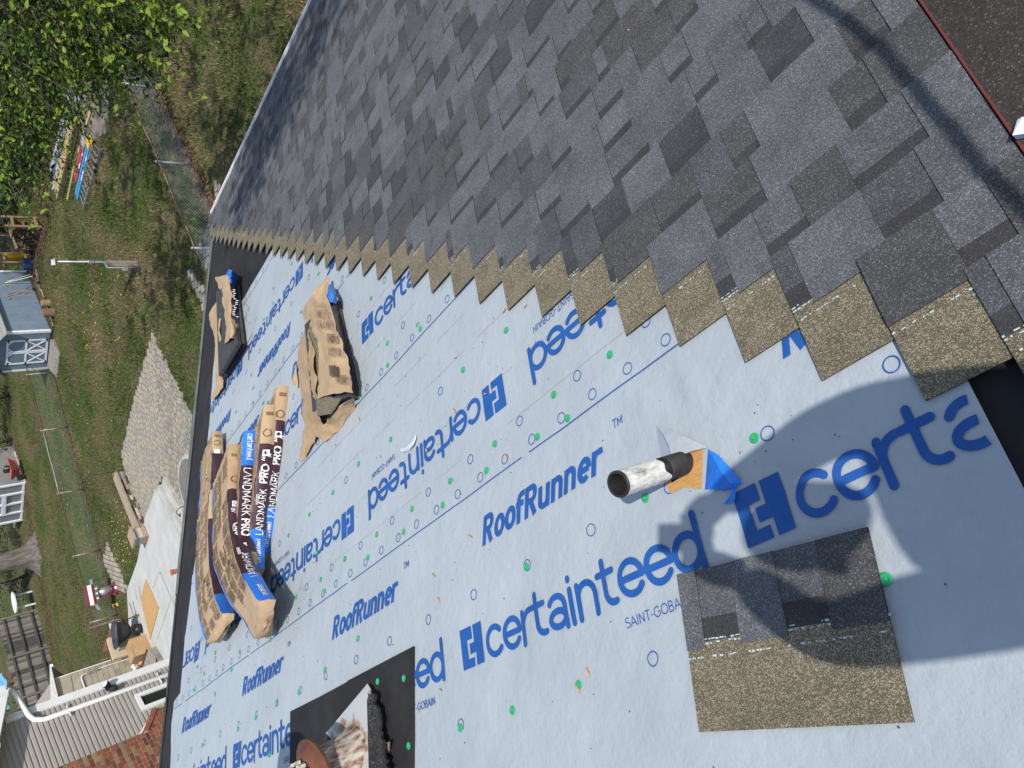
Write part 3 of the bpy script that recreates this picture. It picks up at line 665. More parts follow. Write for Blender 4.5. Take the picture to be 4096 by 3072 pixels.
def std_texts(rev=False, hp=.045):
    w = PRINT_W
    if not rev: return [('LANDMARK', CAPS, .10, .80, .18, .044, False, w, .95), ('PRO', CAPS, .20, .495, .22, .046, False, w, 1.0), ('certainteed', ROUND, .17, .965, .28, .024, False, w, .62), ('AR', CAPS, .16, .36, .55, .022, False, w, 1), ('M', CAPS, .2, .335, .12, .024, False, w, 1),
                        ('LOWELL', CAPS, .2, .20, .3, .016, False, PRINT_K, 1)][:5]
    return [('certainteed', ROUND, .17, .03, .72, .030, True, w, .62), ('LANDMARK', CAPS, .10, .28, .80, .050, True, w, .95), ('PRO', CAPS, .20, .64, .80, .048, True, w, 1.0), ('M', CAPS, .2, .83, .8, .024, True, w, 1)]
def bar_texts(u, v0=.25):
    out = []
    bars = []
    for i in range(7): bars.append(([(i*.18, 0), (i*.18+.09, 0), (i*.18+.09, 2.2), (i*.18, 2.2)], 0))
    out.append((bars, None, 0, u, v0, .02, False, PRINT_K, 1))
    rg = [([(math.cos(6.283*a/18)*r1+1, math.sin(6.283*a/18)*r1+1) for a, r1 in ((k, 1), (k+1, 1), (k+1, .82), (k, .82))], 0) for k in range(18)]
    out.append((rg, None, 0, u+.14, v0, .026, False, PRINT_K, 1))
    sq = [([(0, 0), (1.3, 0), (1.3, 1.3), (0, 1.3)], 0)]; dm = [([(.65, .15), (1.15, .65), (.65, 1.15), (.15, .65)], 8)]
    out.append((sq, None, 0, u+.26, v0+.05, .030, False, PRINT_W, 1)); out.append((dm, None, 0, u+.26, v0+.05, .030, False, MATS['wrapper_ink'], 1))
    fl = [([(j*.9, i*.55), (j*.9+.75, i*.55), (j*.9+.75, i*.55+.28), (j*.9, i*.55+.28)], 0) for i in range(3) for j in range(7)]
    out.append((fl, None, 0, .62, .68, .010, False, PRINT_W, 1)); out.append((fl, None, 0, .47, .68, .009, False, PRINT_W, 1))
    return out
K, U, B_ = KRAFT, PURPLE, WBLUE
LBL = 'kraft paper wrapped shingle bundle'
make_bundle('lowest wrapped bundle of the leaning row with maroon side torn at the end', [(592, 145), (562, 430), (520, 850), (478, 1110)], .0, .40, .085, 2, [(0, .22, K), (.22, .74, U), (.74, 1, B_)], std_texts()+bar_texts(.07), 1)
make_bundle('second wrapped bundle of the leaning row with upright white lettering on maroon', [(518, 255), (490, 580), (445, 970), (445, 1195)], .065, .40, .085, 6, [(0, .25, K), (.25, .76, U), (.76, 1, B_)], std_texts()+bar_texts(.07), 2)
make_bundle('third wrapped bundle of the leaning row with blue band at its upper end', [(407, 400), (390, 700), (380, 960), (405, 1170)], .12, .40, .088, 8, [(0, .26, B_), (.26, .90, U), (.90, 1, K)], std_texts(True), 3)
make_bundle('curved wrapped bundle on top of the row bending down to a crumpled kraft end', [(312, 480), (318, 700), (322, 930), (385, 1160), (450, 1275), (512, 1368)], .155, .42, .088, (5, 16), [(0, .24, K), (.24, .76, U), (.76, 1, B_)], std_texts()+bar_texts(.07), 4)
make_bundle('wrapped bundle behind the curved one with its kraft end nearest the rake', [(190, 740), (185, 950), (190, 1150), (220, 1330), (272, 1450)], .08, .38, .075, 4, [(0, .2, K), (.2, .78, U), (.78, 1, B_)], [], 6)
make_bundle('upper wrapped bundle behind the curved one with tan folded end', [(203, 405), (205, 560), (200, 700), (195, 800)], .04, .38, .08, 4, [(0, .35, K), (.35, 1, U)], bar_texts(.1)[:3], 8)

# ---- the two opened bundles
def crumple(mb, rows_px, m, nx=8, ny=6, amp=.008, seed=0, thick=.0016):
    """rows of (px, py, height) points joined into a crumpled sheet of paper"""
    G_ = [[RP(x, y, z) for x, y, z in r] for r in rows_px]
    n = len(G_[0]); rows = []
    for i in range((len(G_)-1)*ny+1):
        a = i/ny; i0 = min(int(a), len(G_)-2); fa = a-i0; row = []
        for j in range((n-1)*nx+1):
            b = j/nx; j0 = min(int(b), n-2); fb = b-j0
            p = (G_[i0][j0]*(1-fb)+G_[i0][j0+1]*fb)*(1-fa)+(G_[i0+1][j0]*(1-fb)+G_[i0+1][j0+1]*fb)*fa
            q = amp*(mnoise.noise((a*1.7+seed, b*1.7, 1))+.7*abs(mnoise.noise((a*4+seed, b*4, 5)))-.2)+amp*.3*mnoise.noise((a*11, b*11, seed))
            j_ = amp*.6*mnoise.noise((a*3.1, b*2.7, seed+9)); row.append(p+nrm*q+ax*j_+ay*mnoise.noise((a*2.9, b*3.3, seed+4))*amp*.6)
        rows.append(row)
    mb.grid(rows, m); return mb
def stack(root, px_corners, z0, z1, n, seed):
    pr = random.Random(seed)
    for i in range(n):
        mb = MB(); z = z0+(z1-z0)*i/n; dx = pr.uniform(-3, 3); q = [(x+dx, y+pr.uniform(-2, 2)) for x, y in px_corners]
        lo = [on_roof(x, y, z1*.6) for x, y in q]
        mb.hexa([P(a, b, z) for a, b in lo], [P(a, b, z+(z1-z0)/n*.72) for a, b in lo], SH[0] if i % 2 else SH[3]); 
        mb.build('stacked_shingle', root)
o1 = thing('opened_bundle', P(5.6, 4.1, 0), 'opened shingle bundle near the roof corner with black shingles fanning out of torn kraft paper', 'opened bundle')
def Q5(l): return [z5(*p) for p in l]
stack(o1, Q5([(185, 640), (330, 560), (395, 1130), (215, 1440)]), .005, .085, 9, 4)
mb = MB(); pr = random.Random(2)
for i in range(7):
    a = [RP(*z5(300+i*13, 1120-i*3), .02+i*.011), RP(*z5(395, 1105+i*2), .02+i*.011), RP(*z5(235-i*2, 1425-i*4), .012+i*.011), RP(*z5(205-i, 1405-i*5), .012+i*.011)]
    mb.hexa([p-nrm*.007 for p in a], a, SH[0] if i % 2 else SH_EDGE)
mb.build('fanned_shingles', o1)
def Z5(l): return [(*z5(x, y), z) for x, y, z in l]
mb = MB(); crumple(mb, [Z5([(270, 415, .10), (300, 430, .12), (350, 455, .06)]), Z5([(245, 470, .10), (285, 500, .125), (350, 540, .03)]), Z5([(265, 545, .10), (295, 560, .125), (355, 585, .02)])], WBLUE, 5, 4, .008, 3)
mb.build('printed_band', o1, smooth=True)
mb = MB(); crumple(mb, [Z5([(290, 560, .115), (325, 575, .08), (357, 590, .01)]), Z5([(300, 700, .115), (335, 720, .08), (372, 740, .01)]), Z5([(290, 890, .115), (330, 900, .08), (385, 925, .01)])], PURPLE, 5, 9, .012, 5)
mb.build('printed_band', o1, smooth=True)
mb = MB(); crumple(mb, [Z5([(250, 470, .10), (265, 480, .115), (280, 500, .12)]), Z5([(140, 500, .03), (230, 540, .11), (290, 570, .118)]), Z5([(195, 640, .08), (245, 660, .12), (298, 690, .118)]), Z5([(230, 800, .09), (270, 830, .12), (290, 880, .12)]), Z5([(240, 1000, .10), (310, 960, .12), (385, 940, .03)]), Z5([(235, 1125, .09), (300, 1075, .12), (390, 1105, .03)])], KRAFT, 5, 6, .013, 7)
crumple(mb, [Z5([(195, 660, .06), (200, 665, .06)]), Z5([(85, 830, .07), (190, 760, .07)]), Z5([(95, 940, .03), (192, 880, .09)]), Z5([(135, 1060, .07), (195, 1050, .09)]), Z5([(145, 1300, .06), (205, 1290, .07)]), Z5([(145, 1430, .05), (215, 1420, .05)]), Z5([(150, 1520, .05), (215, 1530, .04)]), Z5([(112, 1650, .02), (135, 1655, .03)])], KRAFT, 9, 6, .012, 9)
mb.build('torn_wrapper', o1, smooth=True)
m3 = MB(); pr = random.Random(4)
for i in range(16):
    x, y = 315+pr.uniform(-14, 30), 610+i*17; a = [RP(*z5(x+dx, y+dy), .128) for dx, dy in ((0, 0), (24, 3), (23, 9), (-1, 6))]
    m3.add(a, [(0, 1, 2, 3)], PRINT_W)
m3.build('fine_print', o1, kind='stuff')
o2 = thing('opened_bundle', P(3.4, 2.4, 0), 'opened kraft shingle bundle with torn hole beside the blue logo print', 'opened bundle')
stack(o2, Q5([(1040, 900), (1270, 740), (1440, 1600), (1130, 1760)])[:0] or [z5(1030, 960), z5(1270, 700), z5(1455, 1640), z5(1110, 1780)], .005, .075, 7, 6)
mb = MB(); q = [RP(*z5(*p), .083) for p in ((1030, 960), (1160, 1000), (1180, 1330), (1250, 1640), (1340, 1640), (1240, 1790), (1110, 1810), (1090, 1500))]
mb.hexa([p-nrm*.006 for p in q], q, SH_TAN); mb.build('stacked_shingle', o2)
mb = MB(); crumple(mb, [Z5([(1215, 560, .05), (1250, 570, .07), (1275, 600, .03)]), Z5([(1215, 640, .10), (1255, 640, .105), (1295, 660, .03)]), Z5([(1215, 730, .10), (1260, 740, .105), (1305, 745, .03)])], WBLUE, 5, 5, .012, 3); mb.build('printed_band', o2, smooth=True)
mb = MB(); crumple(mb, [Z5([(1235, 745, .10), (1310, 745, .025)]), Z5([(1290, 950, .10), (1345, 950, .02)]), Z5([(1340, 1130, .10), (1375, 1130, .02)]), Z5([(1385, 1270, .10), (1400, 1280, .02)])], PURPLE, 5, 6, .006, 5); mb.build('printed_band', o2, smooth=True)
mb = MB(); crumple(mb, [Z5([(1205, 490, .05), (1215, 500, .05), (1220, 510, .05)]), Z5([(1060, 650, .13), (1120, 690, .11), (1205, 640, .10)]), Z5([(960, 850, .05), (1080, 800, .11), (1235, 745, .105)]), Z5([(1030, 980, .06), (1130, 950, .115), (1290, 940, .105)]), Z5([(1110, 1090, .10), (1200, 1090, .12), (1340, 1120, .105)]), Z5([(1130, 1250, .10), (1230, 1270, .12), (1395, 1280, .105)]), Z5([(1110, 1480, .09), (1260, 1460, .12), (1435, 1440, .10)]), Z5([(1110, 1640, .09), (1240, 1600, .115), (1450, 1585, .09)])], KRAFT, 6, 6, .013, 3)
mb.build('torn_wrapper', o2, smooth=True)
mb = MB(); crumple(mb, [Z5([(985, 1000, .06), (1035, 990, .075)]), Z5([(940, 1110, .02), (1080, 1220, .10)]), Z5([(925, 1280, .02), (1105, 1450, .10)]), Z5([(935, 1480, .02), (1110, 1640, .09)]), Z5([(970, 1660, .02), (1120, 1760, .08)]), Z5([(975, 1900, .02), (1150, 1880, .05)]), Z5([(965, 2080, .02), (1080, 2050, .03)]), Z5([(940, 2230, .02), (985, 2225, .02)])], KRAFT_IN, 9, 6, .014, 13)
crumple(mb, [Z5([(1440, 1640, .09), (1470, 1690, .03)]), Z5([(1330, 1700, .09), (1465, 1740, .02)]), Z5([(1240, 1830, .08), (1390, 1830, .02)]), Z5([(1130, 1910, .06), (1300, 1960, .02)]), Z5([(1060, 1980, .04), (1190, 2050, .02)])], KRAFT_IN, 8, 6, .012, 17)
mb.build('torn_wrapper', o2, smooth=True)
m3 = MB(); pr = random.Random(11)
for blk in ((1070, 740, 1200, 800), (1085, 800, 1215, 900), (1110, 900, 1270, 1000), (1200, 1030, 1280, 1130), (1210, 1160, 1340, 1260), (1220, 1330, 1290, 1460), (1280, 1420, 1390, 1520)):
    x0, y0, x1, y1 = blk; n = int((y1-y0)/8)
    for i in range(n):
        x = x0+(x1-x0)*i/n
        a = [RP(*z5(x+dx, y0+dy), .137) for dx, dy in ((0, 0), (4, 0), (14, (y1-y0)*pr.uniform(.7, 1)), (10, (y1-y0)*.8))]
        m3.add(a, [(0, 1, 2, 3)], PRINT_K)
m3.build('fine_print', o2, kind='stuff')
mb = MB(); crumple(mb, [Z5([(905, 1330, .02), (918, 1340, .02)]), Z5([(870, 1500, .02), (930, 1545, .02)])], KRAFT, 6, 6, .01, 3); mb.build('wrapper_scrap', None, label='torn kraft paper scrap beside the opened middle bundle', cat='paper scrap')

# ================================================================== the yard
t1 = sub(0, 0, 2.212); t2 = sub(0, 750, 2.212); t3 = sub(0, 1500, 2.212); t4 = sub(0, 2250, 2.018); s2 = sub(280, 2250, 1.904); s3 = sub(440, 1780, 1.829)
s4 = sub(180, 300, 1.7); s5 = sub(0, 560, 2.165); s6 = sub(0, 1330, 2.117); b5 = sub(0, 900, 3.319); b6 = sub(0, 1700, 2.075)
def g2(p, z=0.0): return ground(p[0], p[1], z)
# lawn
lawn = bpy.data.materials.new('lawn'); lawn.use_nodes = True; nt = NT(lawn); b = nt.n['Principled BSDF']; b.inputs['Roughness'].default_value = .95; b.inputs['Specular IOR Level'].default_value = .1
v = coords(nt, None, True)
green = ramp(nt, noise_tex(nt, v, 7, 6, .7), [(.3, (.028, .045, .009)), (.55, (.055, .078, .018)), (.75, (.09, .11, .032))])
dry = ramp(nt, noise_tex(nt, v, 9, 6, .7), [(.3, (.065, .050, .027)), (.7, (.15, .115, .064))])
msk = ramp(nt, noise_tex(nt, v, .55, 7, .68), [(.40, (0, 0, 0)), (.56, (.95, .95, .95))])
nt.l.new(mix(nt, green, dry, msk), b.inputs['Base Color'])
bn = nt.new('ShaderNodeBump'); bn.inputs['Distance'].default_value = .03; nt.l.new(noise_tex(nt, v, 22, 4, .7), bn.inputs['Height']); nt.l.new(bn.outputs[0], b.inputs['Normal'])
mb = MB(); mb.quad((-300, -300, 0), (300, -300, 0), (300, 300, 0), (-300, 300, 0), lawn); mb.build('ground', None, kind='structure')
def raw_mesh(name, V, F, mats, mi=None, parent=None, smooth=False):
    me = bpy.data.meshes.new(name); V = np.asarray(V, np.float32); F = np.asarray(F, np.int32); k = F.shape[1]
    me.vertices.add(len(V)); me.vertices.foreach_set('co', V.ravel()); me.loops.add(F.size); me.loops.foreach_set('vertex_index', F.ravel())
    me.polygons.add(len(F)); me.polygons.foreach_set('loop_start', np.arange(0, F.size, k)); me.polygons.foreach_set('loop_total', np.full(len(F), k))
    for m in mats: me.materials.append(m)
    if mi is not None: me.polygons.foreach_set('material_index', np.asarray(mi, np.int32))
    me.update(calc_edges=True); o = bpy.data.objects.new(name, me); COL.objects.link(o); 
    if parent is not None: o.parent = parent
    return o
GR = [mat('grass_green', (0.080, 0.118, 0.019), (0.120, 0.162, 0.036), 3, .7, ws=True, spec=.2, trans=.3), mat('grass_dark', (0.036, 0.068, 0.012), (0.056, 0.094, 0.020), 3, .7, ws=True, trans=.3), mat('grass_dry', (.15, .118, .06), (.21, .165, .088), 3, .8, ws=True)]
def in_poly(X, Y, poly):
    ins = np.zeros(len(X), bool); n = len(poly)
    for i in range(n):
        x0, y0 = poly[i][:2]; x1, y1 = poly[(i+1) % n][:2]
        c = ((y0 > Y) != (y1 > Y)) & (X < (x1-x0)*(Y-y0)/(y1-y0+1e-12)+x0); ins ^= c
    return ins
patio = [g2(p) for p in (t2(1355, 1300), t3(1250, 0), t3(1150, 400), t3(1085, 710), t3(1110, 845), t3(1310, 1330), t3(1400, 1010), t3(1440, 905))]+[np.array([24.3, -7.3, 0]), np.array([20.6, -7.0, 0]), np.array([20.4, -9.6, 0])]+[g2(p) for p in (t3(1715, 390), t3(1540, 0))]
slab = [g2(t3(1400, 1010)), g2(t3(1310, 1250)), g2(t3(1240, 1640)), g2(t4(1045, 220)), np.array([34.0, -5.9, 0]), np.array([34.0, -3, 0]), np.array([22, -3, 0]), np.array([24.7, -6.2, 0])]
walk = [g2(p) for p in (t3(960, 1475), t3(915, 1659), t4(950, 230), t4(1040, 230), t3(1040, 1659))]
redp = [g2(p) for p in (s2(350, 390), s2(250, 680), s2(435, 640), s2(400, 540))]
pav2 = [g2(p) for p in (t2(1700, 710), t2(1670, 770), t2(1800, 1080))]+[np.array([17.4, -11.4, 0]), g2(t2(1835, 950))]
pav3 = [g2(p) for p in ((820, 955), (800, 985), (838, 1090))]+[np.array([14.3, -11.9, 0]), np.array([15.0, -13.6, 0])]
dirt = [g2(p) for p in (t1(960, 640), t1(970, 1000), t1(960, 1160), t1(850, 1230), t1(700, 1200), t1(560, 1100), t1(600, 800), t1(740, 640))]
N_ = 250000; X = rng.uniform(5, 60, N_); X = 5+(X-5)*rng.uniform(.3, 1, N_); Y = rng.uniform(-32, -3, N_)
keep = np.ones(N_, bool)
for q in (patio, slab, walk, redp, pav2, pav3, dirt): keep &= ~in_poly(X, Y, q)
keep &= ~((X > 33.2) & (X < 38) & (Y < -19.3) & (Y > -25.5)); keep &= ~((X > 33.9) & (Y > -5.4)); keep &= (Y < -.26*X+5.5) & (Y < -8.5+.0*X+np.maximum(0, X-13)*2)
X, Y = X[keep], Y[keep]; n = len(X); hh = rng.uniform(.035, .10, n)*(1+.4*np.sin(X*1.7+2*np.sin(Y))); an = rng.uniform(0, 6.28, n); w = rng.uniform(.012, .026, n); le = rng.uniform(-.05, .05, (n, 2))
V = np.stack([np.stack([X-np.cos(an)*w, Y-np.sin(an)*w, np.zeros(n)], 1), np.stack([X+np.cos(an)*w, Y+np.sin(an)*w, np.zeros(n)], 1), np.stack([X+le[:, 0], Y+le[:, 1], hh], 1)], 1).reshape(-1, 3)
pn = np.sin(X*.9+1.3*np.sin(Y*.7))+np.sin(Y*1.1+1.7*np.sin(X*.5+1))+.8*np.sin(X*2.3+Y*1.9)+rng.normal(0, .9, n)
mi = np.where(pn > .75+np.clip((X-27)*.16, -.2, 2.0), 2, np.where(pn < -.3, 1, 0))
o = raw_mesh('lawn_grass', V, np.arange(3*n).reshape(-1, 3), GR, mi); props(o, 'short patchy green and dry grass covering the yard', 'grass', kind='stuff')
mb = MB(); YEL = mat('dandelion_yellow', (.75, .52, .03), rough=.8)
for i in range(120):
    px, py = [(rng.uniform(440, 520), rng.uniform(1990, 2260)), (rng.uniform(330, 500), rng.uniform(1080, 1500)), (rng.uniform(150, 460), rng.uniform(1520, 2250))][0 if i < 45 else (1 if i < 75 else 2)]
    c = ground(px, py, .07); r_ = rng.uniform(.018, .034)
    mb.add([c+np.array([math.cos(k*1.047)*r_, math.sin(k*1.047)*r_, 0]) for k in range(6)]+[c+[0, 0, .012]], [(k, (k+1) % 6, 6) for k in range(6)], YEL)
mb.build('dandelions', None, kind='stuff', label='yellow dandelion flowers dotting the lawn', cat='flowers')
mb = MB(); mb.add([(p[0], p[1], .006) for p in dirt], [tuple(range(len(dirt)))], mat('bare_dirt', (.13, .105, .085), (.20, .165, .135), 2, .95, .02, 9, ws=True)); mb.build('bare_soil', None, kind='structure')
# leaf litter along the fences
LIT = [mat('dead_leaf', (.11, .055, .028), rough=.9), mat('dead_leaf_pale', (0.182, 0.119, 0.070), rough=.9), mat('dead_leaf_dark', (.05, .03, .02), rough=.9)]
def litter(name, label, samples, size=(.03, .07), mats=LIT):
    pts = np.array(samples); n = len(pts); a = rng.uniform(0, 6.28, n); s = rng.uniform(*size, n); tl = rng.uniform(-.5, .5, (n, 2))
    c, sn = np.cos(a), np.sin(a)
    def cor(u, v): return np.stack([pts[:, 0]+s*(c*u-sn*v*.6), pts[:, 1]+s*(sn*u+c*v*.6), pts[:, 2]+.5*s*(np.abs(u*tl[:, 0])+np.abs(v*tl[:, 1]))], 1)
    V = np.stack([cor(-1, 0), cor(0, -1), cor(1, 0), cor(0, 1)], 1).reshape(-1, 3)
    o = raw_mesh(name, V, np.arange(4*n).reshape(-1, 4), mats, rng.integers(0, len(mats), n)); props(o, label, 'leaf litter', kind='stuff'); return o
ls = []
for i in range(5200):
    f_ = rng.uniform(0, 1); p = np.array([16.9-1.5*f_, -20.5+9.5*f_, .015]); ls.append(p+[rng.normal(0, .17)+.1, rng.normal(0, .3), rng.uniform(0, .04)])
for i in range(2600): ls.append([rng.normal(35.4, .12), rng.uniform(-20, -8.2), rng.uniform(.01, .04)])
for i in range(4500): ls.append([rng.uniform(22.5, 30), rng.normal(-24.7, .6), rng.uniform(.01, .05)])
for i in range(2500):
    f_ = rng.uniform(0, 1); ls.append([30+4*f_+rng.normal(0, .4), -24.3+rng.normal(0, .4), rng.uniform(.01, .06)])
for i in range(2200): f_ = rng.uniform(0, 1); ls.append([46.9+3*f_+rng.normal(0, .5), -21+12*f_+rng.normal(0, .3), rng.uniform(.01, .05)])
litter('leaf_litter', 'brown fallen leaves along the fences and wood edge', ls)

# ---- pavers
PV = [mat('paver_grey', (0.235, 0.208, 0.165), (0.285, 0.255, 0.205), 8, .9, .002, 60, rnd=.16), mat('paver_tan', (0.275, 0.235, 0.165), (0.325, 0.280, 0.205), 8, .9, .002, 60, rnd=.16), mat('paver_cool', (0.200, 0.190, 0.165), (0.250, 0.235, 0.205), 8, .9, .002, 60, rnd=.16)]
JOINT = mat('paver_joint', (.055, .05, .04), (.085, .075, .06), 20, .95, ws=True)
def pavers(name, poly, L, W, ang, mats, limit, z=.045, gap=.030, kind='structure'):
    mb = MB(); prism(mb, poly, -.05, z-.012, JOINT); base = mb.build(name, None, kind=kind); BASE[base.name] = np.array(base.location)
    ca, sa = math.cos(ang), math.sin(ang); P0 = np.array([p[:2] for p in poly]); U_ = P0 @ np.array([ca, sa]); V_ = P0 @ np.array([-sa, ca])
    cells = []
    j = 0; v_ = V_.min()
    while v_ < V_.max():
        u_ = U_.min()-(L/2 if j % 2 else 0)
        while u_ < U_.max():
            l = L*random.choice([1, 1, .75]) if L > .15 else L
            cu, cv = u_+l/2, v_+W/2; x, y = cu*ca-cv*sa, cu*sa+cv*ca
            cells.append((x, y, l)); u_ += l
        v_ += W; j += 1
    cells = np.array(cells)
    ok = in_poly(cells[:, 0], cells[:, 1], poly); cells = cells[ok]
    d = np.hypot(cells[:, 0], cells[:, 1])*1
    inv = np.array([not (-1 < (proj_px((x, y, z))[0]-0) < 4200) for x, y, l in cells]) if 0 else np.zeros(len(cells), bool)
    order = np.argsort(d); meshes = {}; bulk = MB()
    def geo(mb, cx, cy, l, z0, z1, m):
        a, b_ = l/2-gap/2, W/2-gap/2; c_ = .006
        lo = [(cx+u*ca-v*sa, cy+u*sa+v*ca, z0) for u, v in ((-a, -b_), (a, -b_), (a, b_), (-a, b_))]
        mid = [(p[0], p[1], z1-c_) for p in lo]; a -= c_; b_ -= c_
        hi = [(cx+u*ca-v*sa, cy+u*sa+v*ca, z1) for u, v in ((-a, -b_), (a, -b_), (a, b_), (-a, b_))]
        mb.add(lo+mid+hi, [(0, 1, 5, 4), (1, 2, 6, 5), (2, 3, 7, 6), (3, 0, 4, 7), (4, 5, 9, 8), (5, 6, 10, 9), (6, 7, 11, 10), (7, 4, 8, 11), (8, 9, 10, 11)], m)
    cnt = 0
    for i in order:
        x, y, l = cells[i]; m = random.choice(mats); dz = random.uniform(-.003, .003)
        if cnt < limit and seen((x, y, z)):
            key = (round(l, 3), m.name)
            if key not in meshes:
                t_ = MB(); geo(t_, 0, 0, l, -.06, 0, m); me = bpy.data.meshes.new('paver'); me.from_pydata(t_.v, [], t_.f); me.materials.append(m); meshes[key] = me
            o = bpy.data.objects.new('paver', meshes[key]); COL.objects.link(o); o.parent = base; o.location = Vector((x, y, z+dz))-base.location; cnt += 1
        else: geo(bulk, x, y, l, z-.06, z+dz, m)
    if bulk.v: bulk.build('pavers', base, kind='stuff')
    return base
MT = M.T
def project(p):
    v = MT @ (np.array(p)-C); return CX+FPX*v[0]/v[2], CY+FPX*v[1]/v[2], v[2]
def seen(p):
    x, y, d_ = project(p)
    if not (d_ > 0 and -30 < x < 4130 and -30 < y < 3100): return False
    s, t = on_roof(x, y); r = ray(x, y)
    return not (s < RAKE and t < EAVE and (r @ nrm) < 0)
wdir = math.atan2(patio[5][1]-patio[4][1], patio[5][0]-patio[4][0])
pavers('patio', patio, .24, .16, wdir+R(90)+R(20), PV, 300)
pavers('paved_strip', pav2, .32, .2, R(68), PV, 60, .04)
pavers('paved_strip', pav3, .32, .2, R(68), PV, 60, .04)
pavers('paved_walk', walk, .3, .2, R(-25), PV, 90, .04)
RB = [mat('red_brick_paver', (.20, .075, .048), (.26, .10, .065), 9, .9, rnd=.25), mat('red_brick_paver_dark', (.14, .055, .042), (.19, .075, .055), 9, .9, rnd=.2)]
pavers('brick_paving', redp, .2, .1, R(72), RB, 200, .05)

# ---- concrete slab with two steps
CONC = mat('concrete', (0.377, 0.377, 0.353), (0.443, 0.443, 0.418), 1.3, .9, .002, 50, ws=True, grime=.35, grime_c=(.26, .25, .22))
CONC_ST = mat('concrete_stained', (0.336, 0.328, 0.288), (0.416, 0.416, 0.392), 2.6, .9, .003, 40, ws=True, grime=.7, grime_c=(.20, .17, .12))
mb = MB(); prism(mb, slab, -.05, .10, CONC); sl_o = mb.build('concrete_slab', None, kind='structure')
def stepblock(px_list, z, m, name):
    mb = MB(); q = [ground(*p, z) for p in px_list]; prism(mb, q, 0, z, m); return mb.build(name, None, kind='structure')
sd = unit(ground(*t3(1640, 1260))-ground(*t3(1440, 905)))
a0 = ground(*t3(1440, 905), .17); a1 = ground(*t3(1404, 1012), .34)
n2_ = np.array([-sd[1], sd[0], 0]); n2_ = n2_ if n2_[1] > 0 else -n2_
mb = MB(); q = [a0, a0+sd*4.5, a0+sd*4.5+n2_*.55, a0+n2_*.45]; prism(mb, q, 0, .17, CONC_ST); mb.build('concrete_step', None, kind='structure')
w_ = (a1-a0) @ n2_
q = [a0+n2_*w_, a0+n2_*w_+sd*4.5, a0+n2_*(w_+.32)+sd*4.5, a0+n2_*(w_+.32)]
mb = MB(); prism(mb, q, 0, .30, CONC_ST); mb.build('concrete_step', None, kind='structure')
mb = MB()
for a, b in ((t4(1290, 75), t4(1410, 350)), (t4(1285, 75), t4(1235, 210)), (t4(1375, 310), t4(1270, 620)), (t4(1400, 260), t4(1420, 380))):
    A_, B2 = ground(*a, .103), ground(*b, .103); mb.beam(A_, B2, .09 if a == t4(1290, 75) else .035, .004, mat('slab_joint', (.30, .28, .22), (.24, .22, .18), 9, .95) if 'slab_joint' not in MATS else MATS['slab_joint'])
mb.build('slab_joint', sl_o)

# ---- low stone wall with cap and end post
STN = [mat('wall_stone_grey', (.24, .21, .18), (.34, .30, .25), 9, .9, .008, 14, rnd=.2), mat('wall_stone_rust', (.30, .19, .12), (.38, .27, .18), 9, .9, .008, 14, rnd=.2), mat('wall_stone_pale', (.36, .33, .27), (.43, .40, .33), 9, .9, .008, 14, rnd=.2)]
CAPM = mat('cast_cap_stone', (0.281, 0.217, 0.153), (0.323, 0.255, 0.183), 6, .85, .003, 30, ws=True)
wA, wB = ground(*t3(1110, 845)), ground(*t3(1310, 1330)); wd = unit(wB-wA); wn_ = np.array([wd[1], -wd[0], 0]); wn_ = wn_ if wn_[0] > 0 else -wn_   # away from the camera
wl = thing('stone_wall', wA, 'low curb of stacked stone with a brown cap between patio and lawn', 'stone wall'); Lw = np.linalg.norm(wB-wA)
hw = above(wA+wn_*.05, *t3(1045, 868)); hw = min(max(hw, .3), .75)
mb = MB(); prism(mb, [wA+wn_*.05, wB+wn_*.05, wB+wn_*.34, wA+wn_*.34], 0, hw, JOINT); mb.build('core', wl)
for r_ in range(3):
    x = -.02*r_
    while x < Lw-.05:
        l = random.uniform(.16, .42); a, b = max(x, 0), min(Lw, x+l-.015); x += l
        if b-a < .05: continue
        z0, z1 = hw*r_/3+.006, hw*(r_+1)/3-.006; o_ = random.uniform(-.012, .02)
        mb = MB(); lo = [wA+wd*a+wn_*(.04+o_), wA+wd*b+wn_*(.04+o_), wA+wd*b+wn_*.1, wA+wd*a+wn_*.1]
        mb.hexa([p+[0, 0, z0] for p in lo], [p+[0, 0, z1]+np.array([random.uniform(-.01, .01), random.uniform(-.01, .01), 0]) for p in lo], random.choice(STN)); mb.build('stone', wl)
for i in range(3):
    a, b = Lw*i/3+.006-.05*(i == 0), Lw*(i+1)/3-.004
    mb = MB(); prism(mb, [wA+wd*a+wn_*-.03, wA+wd*b+wn_*-.03, wA+wd*b+wn_*.44, wA+wd*a+wn_*.44], hw, hw+.075, CAPM); mb.build('cap_stone', wl)
pc = wB+wd*.22+wn_*.22
mb = MB(); 
for r_ in range(4):
    o_ = random.uniform(-.01, .01); prism(mb, [pc+wd*u*.22+wn_*(v*.22+o_) for u, v in ((-1, -1), (1, -1), (1, 1), (-1, 1))], .14*r_, .14*r_+.128, random.choice(STN))
mb.build('post', wl); mb = MB(); prism(mb, [pc+wd*u*.29+wn_*v*.29 for u, v in ((-1, -1), (1, -1), (1, 1), (-1, 1))], .55, .63, CAPM); mb.build('post_cap', wl)
